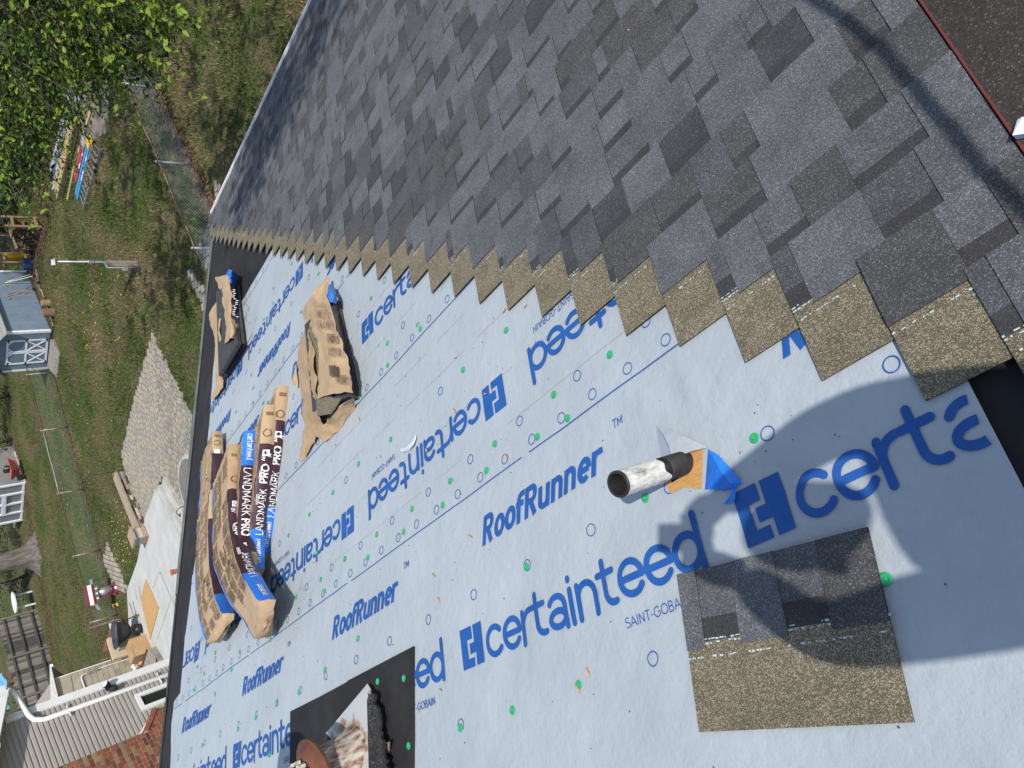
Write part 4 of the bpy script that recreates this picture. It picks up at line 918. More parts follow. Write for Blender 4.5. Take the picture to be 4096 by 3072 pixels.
# shepherd hook beside the wall
mb = MB(); hb = ground(*t3(1110, 838)); hh_ = above(hb, *t3(790, 872)); pts = [hb+[0, 0, z] for z in (0, hh_*.5, hh_*.95)]+[hb+wn_*.04+[0, -.02, hh_*1.02], hb+[.02, .06, hh_*1.08], hb+[.02, .14, hh_*1.06], hb+[.02, .17, hh_*1.0]]
IRON = mat('black_iron', (.02, .02, .02), rough=.5); mb.tube(pts, .011, IRON, 6); mb.build('shepherd_hook', None, smooth=True, label='thin black shepherd hook standing at the wall end', cat='garden hook')
# round fire ring with cover
fc = ground(*t3(1672, 985), .45); fc[2] = 0
fr = thing('fire_pit', fc, 'round concrete fire ring with a dark disc cover beside the steps', 'fire pit')
fcz = .42; ux = np.array([1., 0, 0]); uy = np.array([0, 1., 0]); n = 40; r_out = .98
rows = [[fc+np.array([math.cos(6.2832*k/n)*r_, math.sin(6.2832*k/n)*r_, z_]) for k in range(n+1)] for r_, z_ in ((r_out+.02, 0), (r_out, fcz-.03), (r_out-.02, fcz), (r_out-.14, fcz), (r_out-.15, .1))]
mb = MB(); mb.grid(rows, CONC_ST); mb.build('ring', fr)
COV = mat('cover_disc', (.135, .12, .105), (.17, .155, .135), 5, .7, ws=True)
mb = MB(); mb.tube([fc+[0, 0, fcz-.03], fc+[0, 0, fcz+.012]], r_out-.13, COV, 40); mb.build('cover', fr)
mb = MB(); mb.beam(fc+[-.5, -.25, fcz+.016], fc+[.5, .28, fcz+.016], .018, .006, WHITE); mb.build('cover_seam', fr)
# curved lamp hook below the rake
lb = on_wall(*t3(1645, 1160), (6.75, 0, 0), np.array([1., 0, 0])); mb = MB(); 
def at_x(px, py, x): return on_wall(px, py, (x, 0, 0), np.array([1., 0, 0]))
pts = [at_x(*t3(*p), 6.75) for p in ((1680, 1155), (1645, 1162), (1610, 1166), (1580, 1180), (1562, 1205), (1565, 1225), (1580, 1240))]
mb.tube(pts, .004, IRON, 6); e_ = at_x(*t3(1595, 1240), 6.75); mb.tube([pts[-1], e_], [.004, .018], IRON, 10); mb.build('gable_hook', house, smooth=True)
# terracotta pipe under the eave
tp = ground(*t4(1452, 62), .10); mb = MB(); mb.tube([tp, tp+[0, 0, .05], tp+[0, 0, .055], tp+[0, 0, .24], tp+[0, 0, .245], tp+[0, 0, .29]], [.09, .09, .075, .085, .10, .10], mat('terracotta', (0.297, 0.099, 0.045), (0.360, 0.135, 0.063), 8, .8, ws=True), 20); mb.build('terracotta_pot', None, label='orange terracotta chimney pot standing on the slab by the rake', cat='pot')

# ---- chain link fences
GALVW = mat('fence_wire', (.33, .38, .36), (.40, .45, .42), 3, .5, metal=.3, ws=True); GREENW = mat('fence_wire_green', (.13, .20, .15), (.17, .24, .18), 3, .55, ws=True)
POSTM = mat('fence_post_rusty', (.36, .30, .25), (.25, .12, .07), 4, .6, ws=True, metal=.2); RAILD = mat('fence_rail_dark', (.055, .038, .03), (.12, .06, .04), 5, .7, ws=True); GALVP = mat('fence_post_grey', (0.330, 0.340, 0.330), (0.270, 0.270, 0.270), 5, .45, metal=.3, ws=True)
def chain_fence(label, A, Bp, n_posts, h_, wire, railm, postm, pitch=.075, r_w=.0022, posts=None):
    A = np.array(A, float); Bp = np.array(Bp, float); d = unit(Bp-A); L = np.linalg.norm(Bp-A)
    root = thing('chain_link_fence', A, label, 'chain link fence')
    ps = posts or [L*i/(n_posts-1) for i in range(n_posts)]
    for x in ps:
        mb = MB(); mb.tube([A+d*x, A+d*x+[0, 0, h_+.04]], .030, postm, 10); mb.tube([A+d*x+[0, 0, h_+.03], A+d*x+[0, 0, h_+.075], A+d*x+[0, 0, h_+.10]], [.037, .037, .012], GALVP, 10); mb.build('post', root, smooth=True)
    for i in range(len(ps)-1):
        mb = MB(); k = 5; mb.tube([A+d*(ps[i]+(ps[i+1]-ps[i])*g/k)+[0, 0, h_+.012*math.sin(g*2.1+i)] for g in range(k+1)], .021, railm if not (railm is RAILD and i == 4) else GALVP, 8); mb.build('top_rail', root, smooth=True)
    mb = MB(); sdv = np.cross(d, [0, 0, 1.])
    nx = int(L/pitch); kz = (h_-.03)
    for i in range(-int(kz/pitch)-1, nx+1):
        for sg in (1, -1):
            x0 = i*pitch if sg > 0 else i*pitch+kz; x1 = x0+sg*kz; z0, z1 = .02, .02+kz
            a, b = (x0, z0), (x1, z1)
            def clip(xl):
                pass
            f0, f1 = 0., 1.
            dx = b[0]-a[0]
            ta, tb = (0-a[0])/dx, (L-a[0])/dx
            f0, f1 = max(0, min(ta, tb)), min(1, max(ta, tb))
            if f1-f0 < .02: continue
            pa, pb = [A+d*(a[0]+dx*f)+[0, 0, a[1]+(b[1]-a[1])*f]+sdv*(.03+.003*sg) for f in (f0, f1)]
            dd = unit(pb-pa); u_ = np.cross(dd, sdv)
            r3 = [sdv*r_w, -sdv*r_w*.5+u_*r_w*.87, -sdv*r_w*.5-u_*r_w*.87]
            mb.add([pa+q for q in r3]+[pb+q for q in r3], [(0, 1, 4, 3), (1, 2, 5, 4), (2, 0, 3, 5)], wire)
    mb.build('wire_mesh', root); return root
chain_fence('far green chain link fence running across the yard behind the shed and patio', (35.55, -27.5, 0), (35.0, -7.0, 0), 7, 1.0, GREENW, RAILD, POSTM, posts=[.2, 3.1, 6.1, 8.3, 11.25, 14.4, 17.35, 20.3])
chain_fence('near grey chain link fence with brown top rail by the house corner', (17.1, -24.5, 0), (15.45, -9.9, 0), 6, .94, GALVW, mat('fence_rail_brown', (.17, .10, .06), (.22, .14, .09), 5, .7, ws=True), GALVP, posts=[.4, 3.4, 6.42, 9.63, 12.8])
gt = thing('fence_gate', (35.0, -7.0, 0), 'narrow fence gate frame beside the brick paving at the wall', 'gate')
for y in (-7.0, -5.6):
    mb = MB(); mb.tube([(35.0, y, 0), (35.0, y, 1.15)], .03, POSTM, 10); mb.build('post', gt)
mb = MB(); mb.tube([(35.0, -7.0, .95), (35.0, -5.6, .95)], .022, RAILD, 8); mb.tube([(35.0, -6.9, .12), (35.0, -5.7, .12)], .018, RAILD, 8); mb.build('top_rail', gt)
mb = MB()
for i in range(-12, 19):
    for sg in (1, -1):
        y0, y1 = -6.95+i*.075, -6.95+i*.075+.83; 
        a, b = (y0, .12), (y1, .95)
        f0 = max(0, (-6.95-y0)/.83); f1 = min(1, (-5.65-y0)/.83)
        if f1-f0 < .05: continue
        za, zb_ = .12+.83*f0, .12+.83*f1
        if sg < 0: za, zb_ = 1.07-za, 1.07-zb_
        mb.tube([(35.0+.02*sg, y0+.83*f0, za), (35.0+.02*sg, y0+.83*f1, zb_)], .003, RAILD, 3, False)
mb.build('wire_mesh', gt)

# ================================================================== garden shed
SHB = mat('shed_blue_paint', (0.136, 0.180, 0.228), (0.160, 0.208, 0.256), 3, .6, ws=True, rnd=.05); TRIM = mat('white_trim', (.66, .68, .69), (.74, .75, .75), 6, .55, ws=True)
sC = g2(t2(475, 1265)); sF = unit(g2(t2(440, 1625))-sC); sF[2] = 0; sW = np.array([sF[1], -sF[0], 0]); sW = sW if sW[1] < 0 else -sW
FL_, SL_, EV = 2.35, 4.6, 1.93
shed = thing('garden_shed', sC, 'blue grey garden shed with white cross braced double doors', 'shed')
def sp(u, w, z): return sC+sF*u+sW*w+np.array([0, 0, z])   # along front, along side, up
outn = -sW
mb = MB(); pk = EV+.75
def gable(w, e=0): return [sp(e, w, .12), sp(FL_-e, w, .12), sp(FL_-e, w, EV), sp(FL_/2, w, pk), sp(e, w, EV)]
mb.hexa(gable(.03, .03), gable(SL_, .03), SHB); mb.build('wall', shed)
nb = 11
for i in range(nb):                              # grooved siding boards, front and visible side
    u0, u1 = FL_*i/nb+.004, FL_*(i+1)/nb-.004; zt_ = EV+.75*min((u0+u1)/2, FL_-(u0+u1)/2)/(FL_/2)-.03
    mb = MB(); mb.hexa([sp(u0, .03, .12), sp(u1, .03, .12), sp(u1, .012, .12), sp(u0, .012, .12)], [sp(u0, .03, zt_), sp(u1, .03, zt_), sp(u1, .012, zt_), sp(u0, .012, zt_)], SHB); mb.build('siding_board', shed)
for i in range(18):
    w0, w1 = .03+(SL_-.03)*i/18+.003, .03+(SL_-.03)*(i+1)/18-.003
    mb = MB(); mb.hexa([sp(.03, w0, .12), sp(.03, w1, .12), sp(.014, w1, .12), sp(.014, w0, .12)], [sp(.03, w0, EV), sp(.03, w1, EV), sp(.014, w1, EV), sp(.014, w0, EV)], SHB); mb.build('siding_board', shed)
mb = MB(); mb.hexa([sp(u, w, 0) for u, w in ((.02, .02), (FL_-.02, .02), (FL_-.02, SL_), (.02, SL_))], [sp(u, w, .12) for u, w in ((.02, .02), (FL_-.02, .02), (FL_-.02, SL_), (.02, SL_))], mat('shed_skid', (.06, .045, .035), rough=.9)); mb.build('base', shed)
for (u0, u1, w0, w1) in ((-.005, .012, -.01, .11), (-.005, .10, -.012, .010), (FL_-.1, FL_+.005, -.012, .010), (-.005, .012, SL_-.1, SL_)):
    mb = MB(); mb.hexa([sp(u, w, .1) for u, w in ((u0, w0), (u1, w0), (u1, w1), (u0, w1))], [sp(u, w, EV-.01) for u, w in ((u0, w0), (u1, w0), (u1, w1), (u0, w1))], TRIM); mb.build('corner_trim', shed)
SROOF = mat('shed_roof_shingle', (.19, .185, .18), (.26, .25, .24), 14, .9, .004, 40, ws=True)
for sgn in (0, 1):
    mb = MB(); a = (-.18, EV-.10) if not sgn else (FL_+.18, EV-.10)
    for r_ in range(7):
        f0, f1 = r_/7, (r_+1)/7+.02; u0, u1 = a[0]+(FL_/2-a[0])*f0, a[0]+(FL_/2-a[0])*f1; z0, z1 = a[1]+(pk+.05-a[1])*f0, a[1]+(pk+.05-a[1])*f1
        mb.hexa([sp(u0, -.25, z0), sp(u0, SL_+.1, z0), sp(u1, SL_+.1, z1-.01), sp(u1, -.25, z1-.01)], [sp(u0, -.25, z0+.035), sp(u0, SL_+.1, z0+.035), sp(u1, SL_+.1, z1+.005), sp(u1, -.25, z1+.005)], SROOF)
    mb.build('roof', shed)
d0, d1, dz0, dz1 = .46, 1.90, .18, 1.80
HNG = mat('black_hinge', (.015, .015, .016), rough=.5)
for k in range(2):
    a, b = (d0, (d0+d1)/2-.006) if not k else ((d0+d1)/2+.006, d1); y0, y1 = -.006, -.030
    mb = MB(); mb.hexa([sp(a, .008, dz0), sp(b, .008, dz0), sp(b, y0, dz0), sp(a, y0, dz0)], [sp(a, .008, dz1), sp(b, .008, dz1), sp(b, y0, dz1), sp(a, y0, dz1)], SHB); dr = mb.build('door', shed)
    mb = MB(); tw = .075; mz = dz0+(dz1-dz0)*.53
    def bar(u0, z0, u1, z1, w=tw, y=y1):
        mb.beam(sp(u0, (y0+y)/2-.0, z0), sp(u1, (y0+y)/2, z1), w, abs(y-y0), TRIM, side=np.cross(unit(sp(u1, 0, z1)-sp(u0, 0, z0)), outn))
    bar(a+tw/2, dz0, a+tw/2, dz1); bar(b-tw/2, dz0, b-tw/2, dz1)
    for z in (dz0+tw/2, mz, dz1-tw/2): bar(a+tw, z, b-tw, z, y=-.028)
    bar(a+tw, dz0+tw, b-tw, mz-tw/2, .06, -.026); bar(b-tw, dz0+tw, a+tw, mz-tw/2, .06, -.024)
    bar(a+tw, dz1-.22, a+.22, dz1-tw, .055, -.026); bar(b-tw, dz1-.22, b-.22, dz1-tw, .055, -.024)
    mb.build('door_trim', dr)
    hx = a if not k else b
    for z in (dz0+.06, mz, dz1-.06):
        mb = MB(); mb.beam(sp(hx-(.02 if not k else -.02), -.034, z-.0), sp(hx+(.14 if not k else -.14), -.034, z), .05, .008, HNG, side=[0, 0, 1]); mb.beam(sp(hx, -.036, z-.07), sp(hx, -.036, z+.07), .04, .008, HNG, side=sF); mb.build('hinge', dr)
mb = MB(); q = [g2(s6(460, 55), .0), g2(s6(512, 180)), g2(s6(487, 382)), g2(s6(432, 290))]
mb.hexa([p for p in q], [q[0]+[0, 0, .16], q[1]+[0, 0, .03], q[2]+[0, 0, .03], q[3]+[0, 0, .16]], mat('weathered_wood', (0.160, 0.148, 0.128), (0.248, 0.228, 0.200), 6, .9, .003, 30, stretch=(1, 8, 1), ws=True)); mb.build('ramp', shed)
WW = MATS['weathered_wood']
# ---- camera post
pb = g2(t2(1215, 685)); post = thing('utility_post', pb, 'wooden post with white conduit pipe, boxes and a camera in the middle of the lawn', 'post')
POLEW = mat('grey_post_wood', (.21, .18, .15), (.28, .245, .205), 12, .85, .002, 30, stretch=(6, 6, 1), ws=True)
rt = unit(np.cross([0, 0, 1.], pb-C)); fw = np.array([-rt[1], rt[0], 0]); fw = fw if fw @ (C-pb)[:3] > 0 else -fw
rt2 = rt if (MT @ rt)[1] > 0 else -rt            # towards the bottom of the picture
mb = MB(); mb.beam(pb, pb+[0, 0, .95], .09, .13, POLEW, side=rt2); mb.build('lower_post', post)
mb = MB(); mb.beam(pb-rt2*.10+[0, 0, -.0], pb-rt2*.10+[0, 0, 2.45], .09, .10, POLEW, side=rt2); mb.build('upper_post', post)
mb = MB(); f_ = fw*.08; mb.tube([pb+rt2*.09+f_, pb+rt2*.09+f_+[0, 0, .92], pb+rt2*.06+f_+[0, 0, .98], pb-rt2*.05+f_+[0, 0, 1.0], pb-rt2*.09+f_+[0, 0, 1.06], pb-rt2*.10+f_+[0, 0, 2.38]], .017, WHITE, 8); mb.build('conduit', post, smooth=True)
mb = MB(); c = pb-rt2*.10+f_+[0, 0, 1.42]; mb.beam(c-[0, 0, .07], c+[0, 0, .07], .10, .07, GALVP, side=rt2); c = pb+rt2*.14+f_+[0, 0, .42]; mb.beam(c-[0, 0, .07], c+[0, 0, .07], .12, .08, GALVP, side=rt2); mb.build('junction_box', post)
mb = MB(); c = pb-rt2*.08+[0, 0, 2.5]; mb.beam(c-rt2*.11+f_, c+rt2*.09+f_, .10, .09, WHITE); mb.tube([c-rt2*.12+f_+[0, 0, .05], c-rt2*.12+f_*2+[0, 0, .08]], .035, IRON, 8); mb.tube([c+f_, c-rt2*.02+[0, 0, .12]], .02, IRON, 6); mb.build('camera', post)
# ---- lumber, gutters, ladders
LUM = mat('treated_lumber', (.30, .215, .09), (.40, .295, .14), 3, .8, .001, 20, stretch=(1, 9, 1), ws=True, rnd=.15, grime=.3, grime_c=(.14, .10, .05))
pile = thing('lumber_pile', g2(s4(180, 540)), 'stack of greenish brown treated boards on the bare soil', 'lumber')
la, lb_ = g2(s4(232, 305)), g2(s4(118, 788)); ld = unit(lb_-la); ls_ = np.array([-ld[1], ld[0], 0]); Ll = np.linalg.norm(lb_-la)
for r_ in range(3):
    for k in range(4):
        off = (k-1.5)*.145+.02*r_; st_ = random.uniform(-.15, .15)
        mb = MB(); mb.beam(la+ls_*off+ld*st_+[0, 0, .07+.075*r_], lb_+ls_*off+ld*random.uniform(-.2, .2)+[0, 0, .07+.075*r_], .138, .066, LUM); mb.build('board', pile)
def plank(label, a, b, w, h_, z, m, name='loose_board', cat='board'):
    mb = MB(); mb.beam(g2(a)+[0, 0, z], g2(b)+[0, 0, z], w, h_, m); return mb.build(name, None, label=label, cat=cat)
plank('long narrow board lying between the lumber stack and the red ladder', s4(330, 205), s4(235, 525), .14, .05, .035, LUM)
plank('short pale board at the lawn end of the lumber stack', s4(205, 630), s4(160, 850), .15, .05, .035, LUM)
plank('black board lying on bare soil near the fence', s4(340, 55), s4(382, 200), .22, .05, .03, mat('black_board', (.03, .03, .035), rough=.7))
plank('grey brown board beside the black board near the fence', s4(362, 50), s4(398, 180), .12, .04, .025, WW)
for i, (a, b, lb) in enumerate((((225, 95), (75, 700), 'upper white metal gutter of the stack beside the lumber'), ((240, 165), (60, 690), 'lower white metal gutter of the stack beside the lumber'), ((130, 560), (78, 800), 'short bent white gutter offcut at the lawn end'))):
    A_, B2 = g2(s4(*a)), g2(s4(*b)); d_ = unit(B2-A_); s_ = np.array([-d_[1], d_[0], 0]); rows = []
    for k in range(9):
        p = A_+(B2-A_)*k/8+s_*.02*math.sin(k*1.3+i)+[0, 0, .03+.10*(i == 0)+.012*math.sin(k*2.2+i)]
        rows.append([p+s_*u+[0, 0, z] for u, z in ((-.14, .13), (-.13, .0), (.10, .0), (.11, .08), (.14, .14), (.12, .14))])
    mb = MB(); mb.grid(rows, WHITE); mb.build('gutter_length', None, label=lb, cat='gutter', group='old white gutters on the ground')
def ladder(label, a1, b1, a2, b2, m, cap, rungs=10, z=.05):
    A1, B1, A2, B2 = [g2(s4(*q))+[0, 0, z] for q in (a1, b1, a2, b2)]
    root = thing('ladder', A1-[0, 0, z], label, 'ladder')
    for p, q in ((A1, B1), (A2, B2)):
        mb = MB(); mb.beam(p, q, .035, .085, m); mb.build('rail', root)
    for i in range(rungs):
        f_ = (i+.5)/rungs; mb = MB(); mb.tube([A1+(B1-A1)*f_, A2+(B2-A2)*f_], .016, GALVP, 6); mb.build('rung', root)
    if cap:
        mb = MB(); d_ = unit(A1-B1); mb.beam((A1+A2)/2-d_*.14, (A1+A2)/2+d_*.10, np.linalg.norm(A1-A2)+.10, .13, cap); mb.build('top_cap', root)
    return root
def ladder_sticker(root, a, b, f0, f1, m, w=.03):
    A_, B2 = g2(s4(*a))+[0, 0, .0965], g2(s4(*b))+[0, 0, .0965]; mb = MB(); mb.beam(A_+(B2-A_)*f0, A_+(B2-A_)*f1, w, .004, m); mb.build('sticker', root)
LBL_ = mat('ladder_blue', (.05, .22, .42), (.06, .26, .47), 5, .5); LRD = mat('ladder_red', (.40, .045, .06), (.45, .07, .08), 5, .5); LYE = mat('ladder_yellow', (.62, .36, .02), rough=.5); LAL = mat('ladder_aluminium', (.46, .46, .45), (.36, .36, .35), 6, .35, metal=.5)
def folded_step(label, a, b, m, cap, wd_):
    A_, B2 = g2(s4(*a)), g2(s4(*b)); d_ = unit(B2-A_); s_ = np.array([-d_[1], d_[0], 0]); root = thing('ladder', A_, label, 'ladder')
    for k, z in ((-.5, .06), (-.17, .07), (.17, .06), (.5, .07)):
        mb = MB(); mb.beam(A_+s_*wd_*k+[0, 0, z], B2+s_*wd_*k+[0, 0, z], wd_*.25, .09, m); mb.build('rail', root)
    for i in range(6):
        p = A_+(B2-A_)*(i+.6)/6.3; mb = MB(); mb.beam(p-s_*wd_*.5+[0, 0, .05], p+s_*wd_*.5+[0, 0, .05], .06, .03, GALVP); mb.build('step', root)
    mb = MB(); mb.beam(A_-d_*.20+[0, 0, .08], A_+d_*.10+[0, 0, .08], wd_+.12, .13, cap); mb.build('top_cap', root)
    for f0, f1 in ((.18, .26), (.45, .62)):
        mb = MB(); q = A_+s_*wd_*.5+[0, 0, .118]; mb.beam(q+(B2-A_)*f0, q+(B2-A_)*f1, wd_*.2, .003, PRINT_W); mb.build('sticker', root)
    return root
folded_step('red fibreglass stepladder folded flat beside the blue one', (283, 470), (225, 705), LRD, mat('grey_cap', (.28, .28, .29), rough=.6), .30)
folded_step('blue fibreglass stepladder with yellow top cap folded on the grass', (316, 470), (232, 828), LBL_, LYE, .30)
ladder('aluminium extension ladder lying on the grass beside the blue stepladder', (392, 505), (272, 910), (345, 445), (240, 830), LAL, None, 11)
# ---- firewood, rack, yellow chair, blue drum, tools, logs
LOGM = [mat('firewood', (0.144, 0.090, 0.051), (0.198, 0.126, 0.072), 14, .9), mat('firewood_pale', (0.228, 0.156, 0.093), (0.264, 0.186, 0.114), 14, .9), mat('firewood_dark', (0.072, 0.045, 0.027), (0.102, 0.066, 0.042), 14, .9)]
fw0 = g2(s5(350, 700)); fw1 = g2(s5(300, 920)); fd = unit(fw1-fw0); fn = np.array([-fd[1], fd[0], 0]); fn = fn if fn[0] > 0 else -fn
wp = thing('firewood_stack', fw0, 'sloping stack of split firewood beside the wooden rack', 'firewood')
for r_ in range(8):
    n_ = 13-r_
    for k in range(n_):
        if r_*.13 > 1.1-.06*k: continue
        c = fw0+fd*(.1+k*.19+.09*(r_ % 2)+random.uniform(-.02, .02))+[0, 0, .10+.14*r_]; a0_ = random.uniform(0, 6); rr_ = random.uniform(.065, .10)
        lo = [c+fd*rr_*math.cos(a0_+q*2.1+random.uniform(-.2, .2))*random.uniform(.8, 1.2)+np.array([0, 0, 1])*rr_*math.sin(a0_+q*2.1) for q in range(3)]
        mb = MB(); e_ = fn*random.uniform(.35, .45)+fd*random.uniform(-.03, .03); mb.hexa([p-fn*random.uniform(0, .06) for p in lo], [p+e_ for p in lo], random.choice(LOGM)); mb.build('log', wp)
RACKW = mat('rack_wood', (0.210, 0.133, 0.077), (0.266, 0.175, 0.105), 6, .85, stretch=(1, 1, 5))
def frame_rack(label, pbase, hh_, wdt):
    root = thing('wood_rack', pbase, label, 'rack')
    for k in (0, 1):
        mb = MB(); mb.beam(pbase+fn*wdt*k, pbase+fn*wdt*k+[0, 0, hh_], .09, .09, RACKW, side=fd); mb.build('upright', root)
    for z in (.25, hh_*.75):
        mb = MB(); mb.beam(pbase+[0, 0, z], pbase+fn*wdt+[0, 0, z], .08, .08, RACKW); mb.build('crosspiece', root)
frame_rack('wooden rack frame standing at the end of the firewood stack', fw0-fd*.12-fn*.05, 1.5, .5); frame_rack('wooden rack frame beside the yellow chair', g2(b5(410, 385)), 1.5, .5)
YC = mat('yellow_plastic', (0.330, 0.216, 0.006), (0.372, 0.252, 0.012), 8, .5)
yc = g2(b5(395, 430)); yr = thing('yellow_slide', yc, 'yellow plastic slide panel propped by the wooden rack in shade', 'slide')
mb = MB(); rows = [[yc+fd*(-.45+.9*u/6)+fn*(.15+.10*f_)+np.array([0, 0, .12+.85*f_+(.06 if u in (0, 6) else 0)])+fn*(-.08 if u in (0, 6) else 0) for u in range(7)] for f_ in (0, .25, .5, .75, 1)]
mb.grid(rows, YC); mb.grid([[p+fn*.03 for p in r] for r in rows], YC); mb.build('panel', yr, smooth=True); mb = MB(); mb.tube([rows[-1][0], rows[-1][-1]], .05, YC, 8); mb.build('rim', yr)
db = g2(b5(440, 520)); mb = MB(); mb.tube([db, db+[0, 0, .04], db+[0, 0, .42], db+[0, 0, .46]], [.26, .28, .28, .25], mat('blue_drum', (.02, .035, .10), (.03, .05, .13), 9, .6), 18); mb.build('blue_tub', None, label='dark blue round tub by the shed back corner', cat='tub')
HNDL = [mat('handle_wood', (.45, .27, .11), rough=.6), mat('handle_white', (.55, .53, .47), rough=.6), mat('handle_yellow', (.5, .40, .08), rough=.6), mat('handle_orange', (.50, .20, .06), rough=.6), mat('handle_blue', (.03, .06, .16), rough=.5)]
def sidept(px, py, o_=.02): return on_wall(px, py, sp(-o_, 0, 0), sF)
tools = [((450, 652), (95, 750), 1), ((485, 675), (72, 770), 1), ((420, 770), (55, 797), 2), ((430, 797), (85, 805), 2), ((540, 762), (345, 842), 4), ((475, 842), (90, 915), 0), ((480, 850), (220, 912), 3), ((478, 862), (103, 943), 0), ((490, 872), (322, 912), 3), ((470, 880), (110, 983), 0)]
lbls = ['grey broom handle leaning at the shed back corner', 'white pole leaning on the shed wall beside the grey handle', 'upper thin yellow stake leaning on the shed wall', 'lower thin yellow stake leaning on the shed wall', 'dark blue handled tool with pale grip leaning on the shed', 'long brown rake handle leaning on the shed wall', 'orange shovel handle leaning on the shed wall', 'brown hoe handle with pale tip leaning on the shed', 'short orange handle leaning low on the shed wall', 'lowest long wooden handle leaning on the shed wall']
for (a, b, m), lb in zip(tools, lbls):
    ft = ground(*b5(*a)); tp_ = sidept(*b5(*b)); root = thing('garden_tool', ft, lb, 'garden tool', 'long handled tools leaning on the shed')
    mb = MB(); mb.tube([ft+[0, 0, .12], tp_], .017, HNDL[m], 7); mb.build('handle', root)
    mb = MB(); mb.beam(ft+[0, 0, .14]-fd*.07, ft+[0, 0, .14]+fd*.07, .03, .05, IRON); mb.beam(ft+[0, 0, .14], ft+[0, 0, .0], .02, .12, IRON, side=fd); mb.build('head', root)
for i, (a, b, r_, lb) in enumerate((((665, 1035), (515, 1060), .15, 'upright log section by the shed wall nearest the tools'), ((720, 1160), (610, 1175), .19, 'pale log section by the shed corner'))):
    A_ = g2(b5(*a)); mb = MB(); k_ = .35+.1*i; mb.tube([A_+[0, 0, .0], A_+[0, 0, k_*.5], A_+[0, 0, k_]], [r_*1.1, r_, r_*.95], LOGM[1-i], 12); mb.build('log_section', None, label=lb, cat='log')
mb = MB(); mb.tube([g2(b5(585, 1190))+[0, 0, .08], g2(b5(520, 1110))+[0, 0, .3], sidept(*b5(465, 1030))], [.04, .03, .025], LOGM[2], 7); mb.build('branch', None, label='thin dark branch leaning between logs and shed wall', cat='branch')
for i in range(16):
    A_ = g2(b5(500+i*14+random.uniform(-20, 20), 640+i*45)); a_ = random.uniform(0, 3.1); l_ = random.uniform(.15, .4); dv = np.array([math.cos(a_), math.sin(a_), 0])
    mb = MB(); mb.tube([A_-dv*l_+[0, 0, .05], A_+dv*l_+[0, 0, .06]], [random.uniform(.03, .06), .03], random.choice(LOGM), 6); mb.build('fallen_stick', None, label=ORD[i]+' fallen stick along the shed base counting from its back corner', cat='stick', group='fallen sticks along the shed base')

# ================================================================== block walled building beyond the slab
BLKM = [mat('tan_block', (0.264, 0.228, 0.172), (0.312, 0.272, 0.212), 4, .9, .002, 50, rnd=.07), mat('tan_block_dark', (0.224, 0.192, 0.144), (0.272, 0.236, 0.180), 4, .9, .002, 50, rnd=.07)]
bxp = 34.05; by0 = -5.32; bh = 2.95
bb = thing('block_garage', (bxp, -4, 0), 'tan painted block garage wall with conduit at the end of the slab', 'garage')
mb = MB(); prism(mb, [(bxp+.03, by0+.01), (bxp+5, by0+.01), (bxp+5, 3), (bxp+.03, 3)], 0, bh, mat('block_mortar', (0.280, 0.248, 0.196), (0.320, 0.284, 0.228), 4, .9, ws=True)); mb.build('wall', bb)
cm = {}
for r_ in range(12):
    z0 = .28+r_*.203
    y = by0-(.2 if r_ % 2 else 0)
    while y < -1.6:
        a, b = max(y, by0), y+.406; y += .406
        if z0 > 2.1 and random.random() < .55: continue
        mb = MB(); m = BLKM[0] if random.random() < .75 else BLKM[1]; o_ = .006
        mb.hexa([(bxp+.031, a+.006, z0+.005), (bxp+.031, b-.006, z0+.005), (bxp+.031, b-.006, z0+.197), (bxp+.031, a+.006, z0+.197)][::-1], [(bxp+.031-.02-random.uniform(0, .004), a+.006+.003, z0+.008), (bxp+.012, b-.009, z0+.008), (bxp+.012, b-.009, z0+.194), (bxp+.012, a+.009, z0+.194)][::-1], m); mb.build('block', bb)
PLAS = mat('plaster_stained', (0.280, 0.240, 0.176), (0.320, 0.280, 0.212), 2, .9, .003, 20, ws=True, grime=.5, grime_c=(.20, .175, .13))
mb = MB(); mb.hexa([(bxp+.014, by0+.0, 2.35), (bxp+.014, -1.5, 2.45), (bxp+.014, -1.5, bh), (bxp+.014, by0, bh)], [(bxp+.006, by0+.0, 2.37), (bxp+.006, -1.5, 2.47), (bxp+.006, -1.5, bh-.01), (bxp+.006, by0, bh-.01)], PLAS); mb.build('plaster_band', bb)
mb = MB(); mb.beam((bxp-.01, by0+.01, .14), (bxp-.01, 0, .14), .05, .26, mat('grey_footing', (.24, .245, .23), (.30, .30, .285), 5, .9, ws=True), side=[1, 0, 0]); mb.build('footing', bb)
mb = MB(); mb.beam((bxp, by0-.015, .6), (bxp, by0-.015, bh-.05), .03, .03, WHITE, side=[1, 0, 0]); mb.build('corner_trim', bb)
WOODP = mat('peeling_white_board', (.60, .60, .57), (.46, .45, .42), 7, .8, stretch=(1, 1, 6), ws=True)
mb = MB(); mb.hexa([(bxp-.16, by0-.45, bh-.02), (bxp-.16, 3, bh-.02), (bxp-.16, 3, bh+1.5), (bxp-.16, by0-.45, bh+.03)], [(bxp-.12, by0-.45, bh-.02), (bxp-.12, 3, bh-.02), (bxp-.12, 3, bh+1.5), (bxp-.12, by0-.45, bh+.03)], WOODP); mb.build('rake_board', bb)
mb = MB(); mb.hexa([(bxp-.12, by0-.45, bh-.03), (bxp+5, by0-.45, bh-1.6), (bxp+5, 3, bh-1.6), (bxp-.12, 3, bh-.03)], [(bxp-.12, by0-.45, bh+.02), (bxp+5, by0-.45, bh-1.55), (bxp+5, 3, bh-1.55), (bxp-.12, 3, bh+.02)], SROOF); mb.build('roof', bb)
